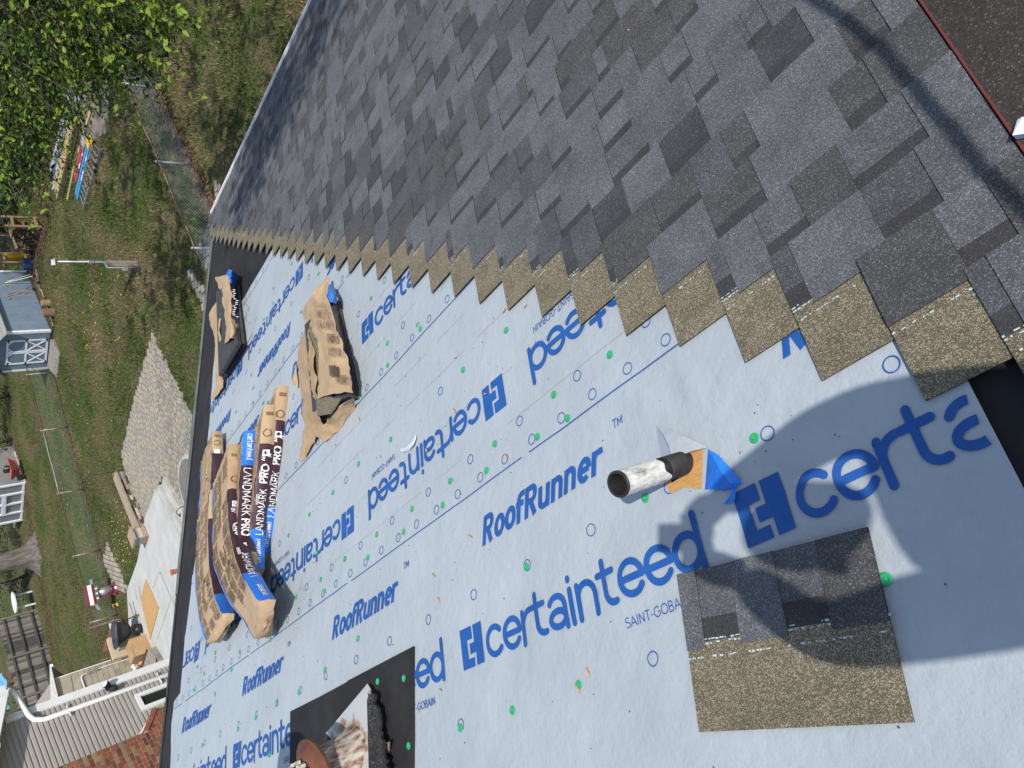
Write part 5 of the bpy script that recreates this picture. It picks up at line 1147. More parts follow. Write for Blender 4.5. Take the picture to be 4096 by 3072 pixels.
mb = MB(); mb.beam((bxp-.2, by0-.50, bh-.03), (bxp+1.2, by0-.50, bh-.38), .10, .10, WHITE); mb.build('gutter', bb)
def bw(px, py, x=bxp-.04): return at_x(px, py, x)
zQ = sub(150, 2550, 2.309)
mb = MB(); mb.tube([bw(*zQ(*p)) for p in ((890, 175), (860, 190), (700, 240), (560, 290), (540, 300))], .017, WHITE, 8); mb.tube([bw(*zQ(*p)) for p in ((480, 320), (425, 340), (408, 355), (405, 375), (435, 465), (450, 520))], .02, WHITE, 8); mb.build('conduit', bb, smooth=True)
mb = MB(); c = bw(*zQ(510, 310)); mb.beam(c-[0, 0, .17], c+[0, 0, .17], .11, .09, mat('grey_box', (.16, .15, .13), (.22, .21, .19), 9, .6), side=[0, 1, 0]); mb.build('junction_box', bb)
# things at its foot
BRK = [mat('brick_red', (0.196, 0.064, 0.038), (0.246, 0.085, 0.053), 12, .9, .001, 60, rnd=.22), mat('brick_brown', (0.145, 0.068, 0.044), (0.187, 0.089, 0.060), 12, .9, .001, 60, rnd=.2), mat('brick_tan', (0.204, 0.140, 0.076), (0.246, 0.170, 0.102), 12, .9, .001, 60, rnd=.15), mat('brick_dark', (0.111, 0.038, 0.030), (0.145, 0.051, 0.038), 12, .9, .001, 60, rnd=.2)]
for i in range(11):
    c = bw(*zQ(690+i*16, 185-i*6), bxp-.12); c[2] = max(c[2], .2); 
    mb = MB(); mb.beam(c-[0, .18+.03*(i % 2), 0], c+[0, .14, 0], .10, .10, BRK[0] if i % 3 else BRK[3], side=[0, 0, 1]); mb.build('clay_tile', None, label=ORD[i]+' red clay tile at the garage wall counting toward the cardboard boxes', cat='tile', group='red clay tiles stacked at the garage wall')
def cbox(label, px, py, w, d, h_, rot, m, z=.1, name='cardboard_box', cat='cardboard box', flap=True):
    c = ground(px, py, z); ca, sa = math.cos(rot), math.sin(rot)
    q = [c+np.array([(u*w*ca-v*d*sa)/2, (u*w*sa+v*d*ca)/2, 0]) for u, v in ((-1, -1), (1, -1), (1, 1), (-1, 1))]
    root = thing(name, c, label, cat); mb = MB(); mb.hexa(q, [p+np.array([random.uniform(-.02, .02), random.uniform(-.02, .02), h_]) for p in q], m); mb.build('body', root)
    if flap:
        mb = MB(); t_ = [p+[0, 0, h_+.004] for p in q]; mb.hexa([t_[0], t_[1], (t_[1]+t_[2])/2-.01, (t_[0]+t_[3])/2-.01], [p+[0, 0, .006] for p in (t_[0], t_[1], (t_[1]+t_[2])/2-.01, (t_[0]+t_[3])/2-.01)], m); mb.hexa([(t_[0]+t_[3])/2, (t_[1]+t_[2])/2, t_[2], t_[3]], [p+[0, 0, .012] for p in ((t_[0]+t_[3])/2, (t_[1]+t_[2])/2, t_[2], t_[3])], m); mb.build('flap', root)
CARD = mat('cardboard', (0.344, 0.216, 0.104), (0.400, 0.256, 0.132), 4, .8, ws=True); CARD2 = mat('cardboard_pale', (0.432, 0.336, 0.216), (0.480, 0.384, 0.264), 5, .8, ws=True)
cbox('large brown cardboard box at the garage wall foot', *s2(590, 640), .75, .70, .62, .2, CARD); cbox('small pale cardboard carton behind the large brown box', *s2(515, 570), .45, .5, .75, .1, CARD2)
cbox('tall flat pale carton leaning behind the boxes', *s2(478, 610), .18, .9, .85, .15, CARD2, flap=False)
mb = MB(); BAGS = [mat('bag_black', (.03, .035, .06), rough=.4), mat('bag_orange', (.55, .25, .07), rough=.5), mat('bag_white', (.55, .54, .50), rough=.6), mat('bag_straw', (.30, .22, .13), rough=.9)]
for i in range(16):
    c = ground(*s2(530+random.uniform(-25, 55), 715+i*9), .1)+[0, 0, .05+.02*(i % 5)]; a_ = random.uniform(-.5, .5); dv = np.array([math.cos(a_), math.sin(a_), 0])
    mb = MB(); mb.tube([c-dv*.16, c-dv*.10, c+dv*.10, c+dv*.17], [.03, .09, .085, .03], BAGS[(i*7+i//3) % 4], 7); o = mb.build('sack', None, smooth=True, label=ORD[i]+' crumpled sack along the garage wall counting away from the cardboard boxes', cat='sack', group='sacks and bags piled at the garage wall')
# sloping cellar hatch
hq = [ground(*s2(610, 785), .12), ground(*s2(655, 640), .12), ground(*s2(745, 800), .12), ground(*s2(690, 860), .12)]
hat = thing('cellar_hatch', hq[0], 'low rusty edged metal cellar hatch beside the garage corner', 'hatch')
mb = MB(); mb.hexa([p*[1, 1, 0]+[0, 0, .1] for p in hq], [hq[0]+[0, 0, .30], hq[1]+[0, 0, .30], hq[2]+[0, 0, .04], hq[3]+[0, 0, .04]], mat('hatch_grey', (.20, .17, .14), (.29, .26, .22), 5, .7, ws=True, grime=.5, grime_c=(.12, .05, .03))); mb.build('lid', hat)
mb = MB(); mb.beam(hq[0]+[0, 0, .32], hq[1]+[0, 0, .32], .06, .04, RAILD); mb.beam(hq[3]+[0, 0, .07], (hq[1]+hq[2])/2+[0, 0, .2], .06, .04, RAILD); mb.build('frame', hat)
# plywood sheet
q = [ground(*s2(*p), .115) for p in ((578, 125), (677, 345), (610, 588), (540, 270))]; mb = MB(); mb.hexa([p-[0, 0, .012] for p in q], [p+[0, 0, .012] for p in q], mat('plywood', (0.391, 0.230, 0.085), (0.476, 0.289, 0.115), 5, .75, .001, 20, stretch=(1, 7, 1), ws=True, grime=.4, grime_c=(.30, .17, .08))); mb.build('plywood_sheet', None, label='orange brown plywood sheet lying on the concrete slab', cat='plywood')
for a, b, lb in (((490, 160), (512, 285), 'left thin grey rod standing by the wheelbarrow'), ((531, 180), (542, 280), 'right thin grey rod standing by the wheelbarrow')):
    p = ground(*s2(*b), .1); p2 = ground(*s2(*a), .1); mb = MB(); mb.tube([p+[0, 0, .03], p2+[0, 0, .03]], .012, GALVP, 6); mb.build('metal_rod', None, label=lb, cat='rod')
# black wheelbarrow
WBK = mat('black_plastic_tray', (.035, .037, .042), (.05, .052, .058), 6, .45, ws=True); TYRE = mat('tyre', (.014, .014, .014), rough=.8)
wc = ground(*s2(540, 498), .1); wc2 = wc.copy(); wc2[2] = 0.1
wbx = thing('wheelbarrow', wc2, 'black wheelbarrow tipped on its wheel beside the plywood', 'wheelbarrow')
vd = unit((C-wc2)*[1, 1, 0]); pr_ = unit(np.cross([0, 0, 1.], vd)); pr_ = pr_ if (MT @ pr_)[1] > 0 else -pr_     # towards picture bottom
def wp_(r_, f_, z): return wc2+pr_*r_+vd*f_+np.array([0, 0, z])
mb = MB(); n = 24; cw = wp_(0, .22, .22); rows = []
for k in range(n+1):
    q = 2*math.pi*k/n; o_ = pr_*math.cos(q)+np.array([0, 0, 1])*math.sin(q); ctr = cw+o_*.155; rows.append([ctr+(o_*math.cos(a)+vd*math.sin(a))*.062 for a in np.linspace(0, 2*math.pi, 9)])
mb.grid(rows, TYRE); wh = mb.build('wheel', wbx, smooth=True); mb = MB(); mb.tube([cw-vd*.05, cw+vd*.05], .105, mat('rim_dark', (.03, .03, .03), rough=.4), 16); mb.tube([cw-vd*.07, cw+vd*.07], .03, GALVP, 10); mb.build('rim', wh)
mb = MB(); rows = []
for f_, hw_, z in ((-.33, .50, .98), (-.30, .46, .98), (-.22, .32, .62), (-.10, .20, .42)):
    pass
top_ = [(-.50, -.38, .88), (-.30, -.44, .93), (.10, -.42, .97), (.42, -.30, 1.0), (.50, 0, 1.0), (.42, .30, 1.0), (.10, .42, .97), (-.30, .44, .93), (-.50, .38, .88), (-.56, 0, .86)]
bot_ = [(-.30, -.20, .48), (-.20, -.22, .47), (.02, -.22, .45), (.14, -.16, .45), (.18, 0, .45), (.14, .16, .45), (.02, .22, .45), (-.20, .22, .47), (-.30, .20, .48), (-.33, 0, .48)]
tp_ = lambda L_, k=1: [wp_(a*k, b*k, c) for a, b, c in L_+L_[:1]]
rim_ = [wp_(a*1.05, b*1.06, c-.012) for a, b, c in top_+top_[:1]]
mb.grid([rim_, tp_(top_), [p*.5+q*.5+np.array([0, 0, -.02]) for p, q in zip(tp_(top_), tp_(bot_))], tp_(bot_)], WBK); mb.add([wp_(*p) for p in bot_], [tuple(range(10))], WBK); mb.build('tray', wbx, smooth=True)
HW = mat('dark_handle', (.055, .03, .022), rough=.6)
for sgn in (-.24, .24):
    mb = MB(); mb.beam(wp_(.12, sgn*.5, .34), wp_(-1.18, sgn, .72), .045, .055, HW); mb.build('handle', wbx); mb = MB(); mb.tube([wp_(-.45, sgn*.9, .52), wp_(-.52, sgn, .02)], .018, IRON, 6); mb.beam(wp_(-.62, sgn, .02), wp_(-.40, sgn, .02), .03, .03, LYE); mb.tube([wp_(-.5, sgn, .05), wp_(-.05, sgn*.6, .36)], .014, IRON, 6); mb.build('leg', wbx)
    mb = MB(); mb.beam(wp_(-1.18, sgn, .72), wp_(-1.06, sgn, .69), .05, .06, LYE); mb.build('grip_band', wbx)
# white urn behind it
ub = ground(*s2(352, 480), 0); ub2 = ground(*s2(372, 465), 0); mb = MB(); mb.tube([ub2+[0, 0, z] for z in (0, .03, .05, .12, .22, .26, .34, .36)], [.14, .14, .08, .07, .16, .17, .19, .12], WHITE, 14); mb.build('garden_urn', None, smooth=True, label='small white garden urn behind the black wheelbarrow', cat='urn')
# gas grill
gb = ground(*s2(350, 195)); gr = thing('gas_grill', gb, 'dark red gas grill on a pedestal base beside the paved walk', 'grill')
GRD = mat('grill_red', (.15, .012, .028), (.19, .02, .04), 7, .3, spec=.6); STL = mat('stainless', (.45, .44, .42), (.36, .35, .33), 9, .3, metal=.7)
vg = unit((C-gb)*[1, 1, 0]); rg = unit(np.cross([0, 0, 1.], vg)); rg = rg if (MT @ rg)[1] > 0 else -rg
def gp(r_, f_, z): return gb+rg*r_+vg*f_+np.array([0, 0, z])
mb = MB(); mb.tube([gp(0, 0, 0), gp(0, 0, .05), gp(0, 0, .11), gp(0, 0, .13)], [.30, .31, .27, .2], GRD, 24); mb.build('base', gr, smooth=False)
mb = MB(); mb.tube([gp(0, 0, .12), gp(0, 0, .70)], .19, STL, 24); mb.build('pedestal', gr, smooth=True); mb = MB(); mb.hexa([gp(a, b, .12) for a, b in ((.04, .10), (.2, .10), (.2, -.1), (.04, -.1))], [gp(a, b, .68) for a, b in ((.04, .10), (.2, .10), (.2, -.1), (.04, -.1))], GRD); mb.build('panel', gr)
mb = MB(); mb.hexa([gp(a, b, .70) for a, b in ((-.30, .2), (.32, .2), (.32, -.22), (-.30, -.22))], [gp(a, b, .86) for a, b in ((-.36, .26), (.38, .26), (.38, -.26), (-.36, -.26))], STL); cp_ = mb.build('control_panel', gr)
for a in (-.2, .0, .2):
    mb = MB(); mb.tube([gp(a, .24, .78), gp(a, .30, .79)], .035, WHITE, 10); mb.build('knob', cp_)
mb = MB(); prof = [(.27, .86), (.28, .95), (.20, 1.08), (.0, 1.15), (-.18, 1.12), (-.27, .98), (-.27, .86)]
mb.grid([[gp(a, f_, z) for f_, z in prof] for a in (-.40, -.395, .415, .42)], GRD); mb.add([gp(-.40, f_, z) for f_, z in prof], [tuple(range(7))], GRD); mb.add([gp(.42, f_, z) for f_, z in prof], [tuple(range(7))], GRD); mb.build('lid', gr)
for a0_, a1_, lb in ((-.40, -.62, 0), (.42, .68, 1)):
    mb = MB(); mb.hexa([gp(a0_, .2, .84), gp(a1_, .2, .84-.10*lb), gp(a1_, -.2, .84-.10*lb), gp(a0_, -.2, .84)], [gp(a0_, .2, .865), gp(a1_, .2, .865-.10*lb), gp(a1_, -.2, .865-.10*lb), gp(a0_, -.2, .865)], STL); mb.build('side_shelf', gr)
mb = MB(); mb.tube([gp(-.5, .22, .84), gp(-.52, .28, .45)], .012, IRON, 5); mb.tube([gp(-.56, .22, .84), gp(-.60, .28, .42)], .012, IRON, 5); mb.beam(gp(-.60, .28, .34), gp(-.60, .28, .46), .07, .02, IRON); mb.build('grill_tool', gr)

# ================================================================== neighbouring sided house with brick chimney
SID = mat('vinyl_siding', (0.300, 0.272, 0.245), (0.330, 0.300, 0.272), 3, .55, .0008, 60, ws=True, rnd=.02)
nAz = R(-55); nH = np.array([-math.cos(nAz), -math.sin(nAz), 0]); nN = np.array([-nH[1], nH[0], 0]); nN = nN if nN @ (C*[1, 1, 0]-np.array([19, -1, 0])) > 0 else -nN
nP = C+unit(ray(420, 2950))*17.6
def wq(p, off=0.0): return on_wall(p[0], p[1], nP+nN*off, nN)
def wuz(p, off=0.0): X_ = wq(p, off)-nP; return X_ @ nH, X_[2]+nP[2]
def wp3(u, z, off=0.0): X_ = nP+nH*u+nN*off; return np.array([X_[0], X_[1], z])
zN = sub(0, 2700, 2.559); zM = sub(330, 2700, 2.559)
uc, ztop = wuz(zN(165, 400)); uc2 = wuz(zM(280, 60))[0]; uc = (uc+uc2)/2
u_soff, z_soff = wuz(zN(50, 460)); u_s2, z_s2 = wuz(zN(0, 720)); pitch_ = (z_s2-z_soff)/(u_s2-u_soff)
nb_ = thing('sided_house', wp3(uc, 0), 'beige vinyl sided neighbour house with white downspout and red brick chimney', 'house')
UEND = uc+9.0; zr0 = z_soff+pitch_*(uc-u_soff)
lap = 0.0875
mb = MB(); mb.hexa([wp3(uc+.02, 0, -.02), wp3(UEND, 0, -.02), wp3(UEND, 0, -6), wp3(uc+.02, 0, -6)], [wp3(uc+.02, zr0, -.02), wp3(UEND, zr0+pitch_*9, -.02), wp3(UEND, zr0+pitch_*9, -6), wp3(uc+.02, zr0, -6)], MATS['house_siding']); mb.build('wall', nb_)
z = ztop+.0
nl = 0; zz = zr0+pitch_*5
while zz > .2:
    ustart = uc+.03 if zz < zr0 else uc+(zz-zr0)/pitch_
    if zz > 1.0 or nl % 2 == 0:
        mb = MB(); A_, B2 = ustart, UEND
        pf_ = [(-.0*lap-.004, .004), (-.40*lap, .026), (-.97*lap, .030), (-1.0*lap, .028), (-1.0*lap, -.004)]
        mb.grid([[wp3(A_, zz+a, o_) for a, o_ in pf_], [wp3(B2, zz+a, o_) for a, o_ in pf_]], SID)
        mb.build('siding_plank', nb_)
    zz -= lap; nl += 1
    if nl > 110: break
TRW = WHITE
mb = MB(); mb.beam(wp3(uc+.09, .2, .03), wp3(uc+.09, zr0+.02, .03), .17, .07, TRW, side=nH); mb.build('corner_board', nb_)
# rake soffit, fascia, gutter
mb = MB(); e0 = uc-.35; 
lo = [wp3(e0, zr0+pitch_*(e0-uc), .0), wp3(UEND, zr0+pitch_*(UEND-uc), 0), wp3(UEND, zr0+pitch_*(UEND-uc), .32), wp3(e0, zr0+pitch_*(e0-uc), .32)]
mb.hexa(lo, [p+[0, 0, .03] for p in lo], TRW); mb.build('soffit', nb_)
mb = MB(); lo = [wp3(e0, zr0+pitch_*(e0-uc)-.02, .32), wp3(UEND, zr0+pitch_*(UEND-uc)-.02, .32), wp3(UEND, zr0+pitch_*(UEND-uc)-.02, .345), wp3(e0, zr0+pitch_*(e0-uc)-.02, .345)]
mb.hexa(lo, [p+[0, 0, .22] for p in lo], TRW); mb.build('fascia', nb_)
mb = MB(); lo = [wp3(e0, zr0+.05, .36), wp3(UEND, zr0+pitch_*(UEND-uc)+.22, .36), wp3(UEND, zr0+pitch_*(UEND-uc)+.22, -6), wp3(e0, zr0+.05, -6)]; mb.hexa(lo, [p+[0, 0, .06] for p in lo], SROOF); mb.build('roof', nb_)
mb = MB(); mb.beam(wp3(e0-.06, zr0-.03, .36), wp3(e0-.06, zr0-.03, -6), .12, .12, TRW); mb.build('gutter', nb_)
# downspout with elbow
ud, _z = wuz(zN(690, 368), .06); ze = wuz(zN(385, 470), .06)[1]
mb = MB(); q0 = wq(zN(70, 160), .30); q1 = wq(zN(118, 165), .24); q2 = wq(zN(150, 195), .20)
end_ = wp3(ud, ze-.10, .06); mid_ = q2*.25+wp3(ud, ze+.06, .06)*.75
mb.tube([q0, q1*.7+q0*.3, q1, q2, mid_, wp3(ud, ze+.01, .06)*.6+mid_*.4, end_, wp3(ud, .2, .06)], .050, TRW, 12); mb.build('downspout', nb_, smooth=True)
for p in (zN(700, 365), zM(785, 30)):
    c = wq(p, .07); mb = MB(); mb.beam(c-nH*.14, c+nH*.14, .03, .02, TRW); mb.build('downspout_strap', nb_)
# window
wv = [wuz(p) for p in (zM(530, 232), zM(870, 100), zM(905, 240), zM(595, 390))]
u0 = min(wv[0][0], wv[1][0]); u1 = wv[3][0]; z1 = wv[0][1]; z0w = z1-1.35
win = MB(); fwid = .085
for a, b, c, d_ in ((u0, u1, z1-fwid, z1), (u0, u1, z0w, z0w+fwid), (u0, u0+fwid, z0w+fwid, z1-fwid), (u1-fwid, u1, z0w+fwid, z1-fwid)):
    win.hexa([wp3(a, c, -.0), wp3(b, c, 0), wp3(b, c, .075), wp3(a, c, .075)], [wp3(a, d_, 0), wp3(b, d_, 0), wp3(b, d_, .075), wp3(a, d_, .075)], TRW)
wo = win.build('window', nb_)
mb = MB(); mb.hexa([wp3(u0+fwid, z0w+fwid, .0), wp3(u1-fwid, z0w+fwid, .0), wp3(u1-fwid, z0w+fwid, .036), wp3(u0+fwid, z0w+fwid, .036)], [wp3(u0+fwid, z1-fwid, .0), wp3(u1-fwid, z1-fwid, .0), wp3(u1-fwid, z1-fwid, .036), wp3(u0+fwid, z1-fwid, .036)], mat('window_glass', (.02, .024, .022), rough=.08, spec=.6)); mb.build('pane', wo)
# brick chimney with sloped shoulder, one object per brick on the faces in view
cu, _ = wuz(zM(0, 865), .0); cz_sh = wuz(zM(640, 605))[1]; cu2, cz2 = wuz(zM(740, 375)); cu += .13; cu2 += .11
MORT = mat('yellow_mortar', (0.336, 0.256, 0.128), (0.384, 0.296, 0.160), 9, .9, ws=True)
CW_ = .98; PR = .22; shw = cu-cu2
chim = MB(); 
chim.hexa([wp3(cu, cz_sh, .0), wp3(cu+CW_, cz_sh, 0), wp3(cu+CW_, cz_sh, PR), wp3(cu, cz_sh, PR)], [wp3(cu, 9.2, 0), wp3(cu+CW_, 9.2, 0), wp3(cu+CW_, 9.2, PR), wp3(cu, 9.2, PR)], MORT)
chim.hexa([wp3(cu2, 0, 0), wp3(cu+CW_, 0, 0), wp3(cu+CW_, 0, PR), wp3(cu2, 0, PR)], [wp3(cu2, cz2, 0), wp3(cu+CW_, cz_sh, 0), wp3(cu+CW_, cz_sh, PR), wp3(cu2, cz2, PR)][0:1]+[wp3(cu+CW_, cz2, 0), wp3(cu+CW_, cz2, PR), wp3(cu2, cz2, PR)], MORT)
chim.hexa([wp3(cu2, cz2, 0), wp3(cu+CW_, cz2, 0), wp3(cu+CW_, cz2, PR), wp3(cu2, cz2, PR)], [wp3(cu, cz_sh, 0), wp3(cu+CW_, cz_sh, 0), wp3(cu+CW_, cz_sh, PR), wp3(cu, cz_sh, PR)], MORT)
ch = chim.build('chimney', nb_)
bh_, bl = .0765, .215; zz = cz_sh-14*bh_; k = 0; nbk = 0
zmax = 8.4
while zz < zmax:
    ul = cu if zz > cz_sh else cu+(cu2-cu)*min(1, (cz_sh-zz)/(cz_sh-cz2))+.03
    u = cu+CW_-(bl/2 if k % 2 else 0)
    x = cu-2*bl-(bl/2 if k % 2 else 0)
    while x < cu+CW_:
        a, b = max(x, ul), min(x+bl, cu+CW_); x += bl
        if b-a < .03 or nbk >= 290: continue
        o_ = random.uniform(.004, .008); m = random.choices(BRK, [6, 2, 2, 2])[0]
        mb = MB(); g_ = .005
        mb.add([wp3(a+g_, zz+g_, PR), wp3(b-g_, zz+g_, PR), wp3(b-g_, zz+bh_-g_, PR), wp3(a+g_, zz+bh_-g_, PR), wp3(a+g_+.002, zz+g_+.002, PR+o_), wp3(b-g_-.002, zz+g_+.002, PR+o_), wp3(b-g_-.002, zz+bh_-g_-.002, PR+o_), wp3(a+g_+.002, zz+bh_-g_-.002, PR+o_)], [(0, 1, 5, 4), (1, 2, 6, 5), (2, 3, 7, 6), (3, 0, 4, 7), (4, 5, 6, 7)], m)
        mb.build('brick', ch); nbk += 1
    zz += bh_; k += 1
for sg, uu in ((1, cu+CW_),):                     # courses on the narrow return
    zz = cz_sh-14*bh_; bulk = MB()
    while zz < zmax:
        for a, b in ((.005, PR*.45), (PR*.5, PR-.003)) if int(zz/bh_) % 2 else ((.005, PR-.003),):
            bulk.hexa([wp3(uu-.005, zz+.005, a), wp3(uu+.006, zz+.005, a), wp3(uu+.006, zz+.005, b), wp3(uu-.005, zz+.005, b)], [wp3(uu-.005, zz+bh_-.005, a), wp3(uu+.006, zz+bh_-.005, a), wp3(uu+.006, zz+bh_-.005, b), wp3(uu-.005, zz+bh_-.005, b)], BRK[int(zz*97) % 4])
        zz += bh_
    bulk.build('return_bricks', ch, kind='stuff')
for i in range(3):                                # rowlock course on the shoulder
    f0, f1 = i/3+.02, (i+1)/3-.02; a = (cu2+(cu-cu2)*f0, cz2+(cz_sh-cz2)*f0); b = (cu2+(cu-cu2)*f1, cz2+(cz_sh-cz2)*f1)
    mb = MB(); mb.beam(wp3(*a, PR/2)+[0, 0, .04], wp3(*b, PR/2)+[0, 0, .04], PR+.05, .09, BRK[0], side=nN); mb.build('shoulder_brick', ch)
mb = MB(); mb.beam(wp3(cu-.09, cz_sh+.14, .03), wp3(cu2-.06+(cu-cu2)*.42, cz2+(cz_sh-cz2)*.42+.10, .03), .035, .03, TRW, side=nH); mb.build('chimney_flashing', nb_)
# floodlight at the corner
lt = thing('floodlight', wq(zM(265, 130), .1), 'white and black twin floodlight on the corner board of the sided house', 'floodlight'); c = wq(zM(285, 85), .12)
mb = MB(); c2 = wq(zM(262, 130), .06); mb.tube([c2-nN*.04, c2+nN*.03], .06, IRON, 12); mb.build('mount', lt)
mb = MB(); c = wq(zM(270, 110), .10); d_ = unit(unit(C-c)*.6+np.array([0, 0, .9])*.4-nH*.6); mb.tube([c-d_*.03, c+d_*.07, c+d_*.09], [.035, .075, .07], IRON, 14); mb.tube([c+d_*.088, c+d_*.096], .062, WHITE, 14); mb.build('lamp_head', lt)
mb = MB(); c = wq(zM(300, 145), .10); d_ = unit(nN*.5-np.array([0, 0, .9])+nH*.3); mb.tube([c-d_*.04, c+d_*.05, c+d_*.09], [.035, .07, .05], IRON, 14); mb.build('lamp_head', lt)

# ================================================================== far end: glass porch, barrow, big tree, table, plank fence
GLF = mat('porch_panel', (0.192, 0.196, 0.200), (0.224, 0.228, 0.228), 3, .35, ws=True, spec=.5)
slab2 = [g2(b6(218, 478)), g2(b6(130, 215)), g2(b6(40, 190))+np.array([3, 0, 0]), g2(b6(218, 478))+np.array([6, .5, 0])]
mb = MB(); prism(mb, slab2, -.05, .06, CONC); mb.build('concrete_pad', None, kind='structure')
pA, pB = g2(b6(212, 480)), g2(b6(190, 785)); pd = unit(pB-pA); pn_ = np.array([pd[1], -pd[0], 0]); pn_ = pn_ if pn_[0] > 0 else -pn_; Lp = np.linalg.norm(pB-pA)
po = thing('garden_porch', pA, 'white framed porch with grey panels far behind the fence', 'porch')
mb = MB(); prism(mb, [pA+pn_*.04, pB+pn_*.04, pB+pn_*3, pA+pn_*3], 0, 2.4, GLF); mb.build('wall', po)
for x in (0, .24, .5, .76, 1.0):
    mb = MB(); mb.beam(pA+pd*Lp*x+[0, 0, .0], pA+pd*Lp*x+[0, 0, 2.4], .12, .08, TRIM, side=pd); mb.build('mullion', po)
for z in (.08, .95, 1.05, 2.35):
    mb = MB(); a, b = (0, 1) if z in (.08, 2.35) else (.24, .76); mb.beam(pA+pd*Lp*a+[0, 0, z]-pn_*.003, pA+pd*Lp*b+[0, 0, z]-pn_*.003, .07, .10, TRIM); mb.build('transom', po)
RWB = mat('faded_red_tray', (.33, .075, .055), (.38, .10, .075), 5, .6, ws=True)
rc = g2(b6(195, 350)); rc[2] = .06; rw = thing('wheelbarrow', rc, 'faded red wheelbarrow with a black bag on the far concrete pad', 'wheelbarrow')
rr1 = pd; rf = -pn_
def rq(a, b, c): return rc+rr1*a+rf*b+np.array([0, 0, c])
mb = MB(); tt_ = [(-.42, .5), (.42, .5), (.42, -.5), (-.42, -.5)]; mb.hexa([rq(a*.5, b*.55, .22) for a, b in tt_], [rq(a, b, .62) for a, b in tt_], RWB); mb.build('tray', rw)
for s_ in (-.3, .3):
    mb = MB(); mb.tube([rq(s_*.3, .6, .18), rq(s_, -.5, .3), rq(s_*1.1, -1.15, .62)], .022, RWB, 6); mb.tube([rq(s_, -.3, .3), rq(s_, -.42, .0), rq(s_, -.6, .32)], .018, RWB, 6); mb.build('handle', rw)
mb = MB(); mb.tube([rq(-.05, .72, .18), rq(.05, .72, .18)], .18, TYRE, 16); mb.build('wheel', rw)
mb = MB(); mb.tube([rq(-.3, .1, .6), rq(-.15, 0, .72), rq(.15, -.1, .74), rq(.32, -.2, .6)], [.06, .17, .18, .05], mat('black_bag', (.012, .012, .014), rough=.25, bump=.02, bscale=9), 9); mb.build('bag', rw)
BARK = mat('bark_grey', (0.080, 0.068, 0.058), (0.160, 0.140, 0.120), 6, .95, .03, 14, stretch=(1, 1, .35), ws=True); BARKD = mat('bark_dark', (.04, .032, .026), (.07, .055, .042), 8, .95, ws=True)
tb = (g2(b6(300, 1000))+g2(b6(300, 1130)))/2
bt = thing('large_tree', tb, 'large grey tree trunk with flared roots beyond the far fence', 'tree')
mb = MB(); rows = []
for z, r_ in ((0, 1.15), (.12, .95), (.3, .74), (.7, .60), (1.6, .52), (3.2, .50), (5, .46), (8, .40)):
    rows.append([tb+np.array([math.cos(q), math.sin(q), 0])*r_*(1+(.22*math.sin(q*5+1) if z < .5 else .06*math.sin(q*4)))+np.array([.12*z*.3, .10*z*.4, z]) for q in np.linspace(0, 2*math.pi, 25)])
mb.grid(rows, BARK); mb.build('trunk', bt, smooth=True)
tbl = g2(b6(282, 1430)); tr_ = thing('garden_table', tbl, 'round white garden table on two legs beside the dark plank fence', 'table')
TW = mat('table_white', (.60, .61, .61), (.68, .69, .69), 5, .5, ws=True)
mb = MB(); c = tbl+[0, 0, 1.0]; mb.tube([c-[0, 0, .03], c+[0, 0, .03]], .62, TW, 24); mb.build('tabletop', tr_)
td = unit(g2(b6(295, 1465))-g2(b6(275, 1395))); 
for s_ in (-1, 1):
    mb = MB(); mb.tube([tbl+td*.42*s_, tbl+td*.40*s_+[0, 0, .98]], .055, TW, 8); mb.build('leg', tr_)
PLK = [mat('plank_weathered', (0.140, 0.126, 0.108), (0.203, 0.185, 0.161), 5, .9, .003, 20, stretch=(1, 1, .2), ws=True, rnd=.25), mat('plank_dark', (0.059, 0.056, 0.052), (0.091, 0.084, 0.077), 5, .9, .003, 20, stretch=(1, 1, .2), ws=True, rnd=.25)]
f3a, f3b = g2((150, 2440)), g2((262, 2850)); f3d = unit(f3b-f3a); f3n = np.array([f3d[1], -f3d[0], 0]); f3n = f3n if f3n[0] > 0 else -f3n; L3 = np.linalg.norm(f3b-f3a); L3_ = L3+2.5; hf = 1.95
pf = thing('plank_fence', f3a, 'weathered grey plank fence with rails beyond the far lawn', 'fence')
x = 0; k = 0
while x < L3_:
    w = random.uniform(.11, .16); top_z = hf+random.uniform(-.08, .08); mb = MB(); o_ = random.uniform(0, .02)
    mb.hexa([f3a+f3d*(x+.006)+f3n*(.05+o_), f3a+f3d*(x+w-.006)+f3n*(.05+o_), f3a+f3d*(x+w-.006)+f3n*(.075+o_), f3a+f3d*(x+.006)+f3n*(.075+o_)], [p+[0, 0, top_z] for p in (f3a+f3d*(x+.006)+f3n*(.05+o_), f3a+f3d*(x+w-.006)+f3n*(.05+o_), f3a+f3d*(x+w-.006)+f3n*(.075+o_), f3a+f3d*(x+.006)+f3n*(.075+o_))], PLK[0] if random.random() < .6 else PLK[1]); mb.build('plank', pf); x += w; k += 1
for z in (.35, 1.05, 1.7):
    mb = MB(); mb.beam(f3a+[0, 0, z], f3a+f3d*L3_+[0, 0, z+.02], .09, .05, PLK[1]) if 0 else mb.beam(f3a+[0, 0, z], f3a+f3d*L3_+[0, 0, z], .06, .10, PLK[1]); mb.build('rail', pf)
for x in np.arange(0, L3_, 2.4):
    mb = MB(); mb.beam(f3a+f3d*x-f3n*.03, f3a+f3d*x-f3n*.03+[0, 0, hf-.1], .10, .10, PLK[0], side=f3d); mb.build('post', pf)
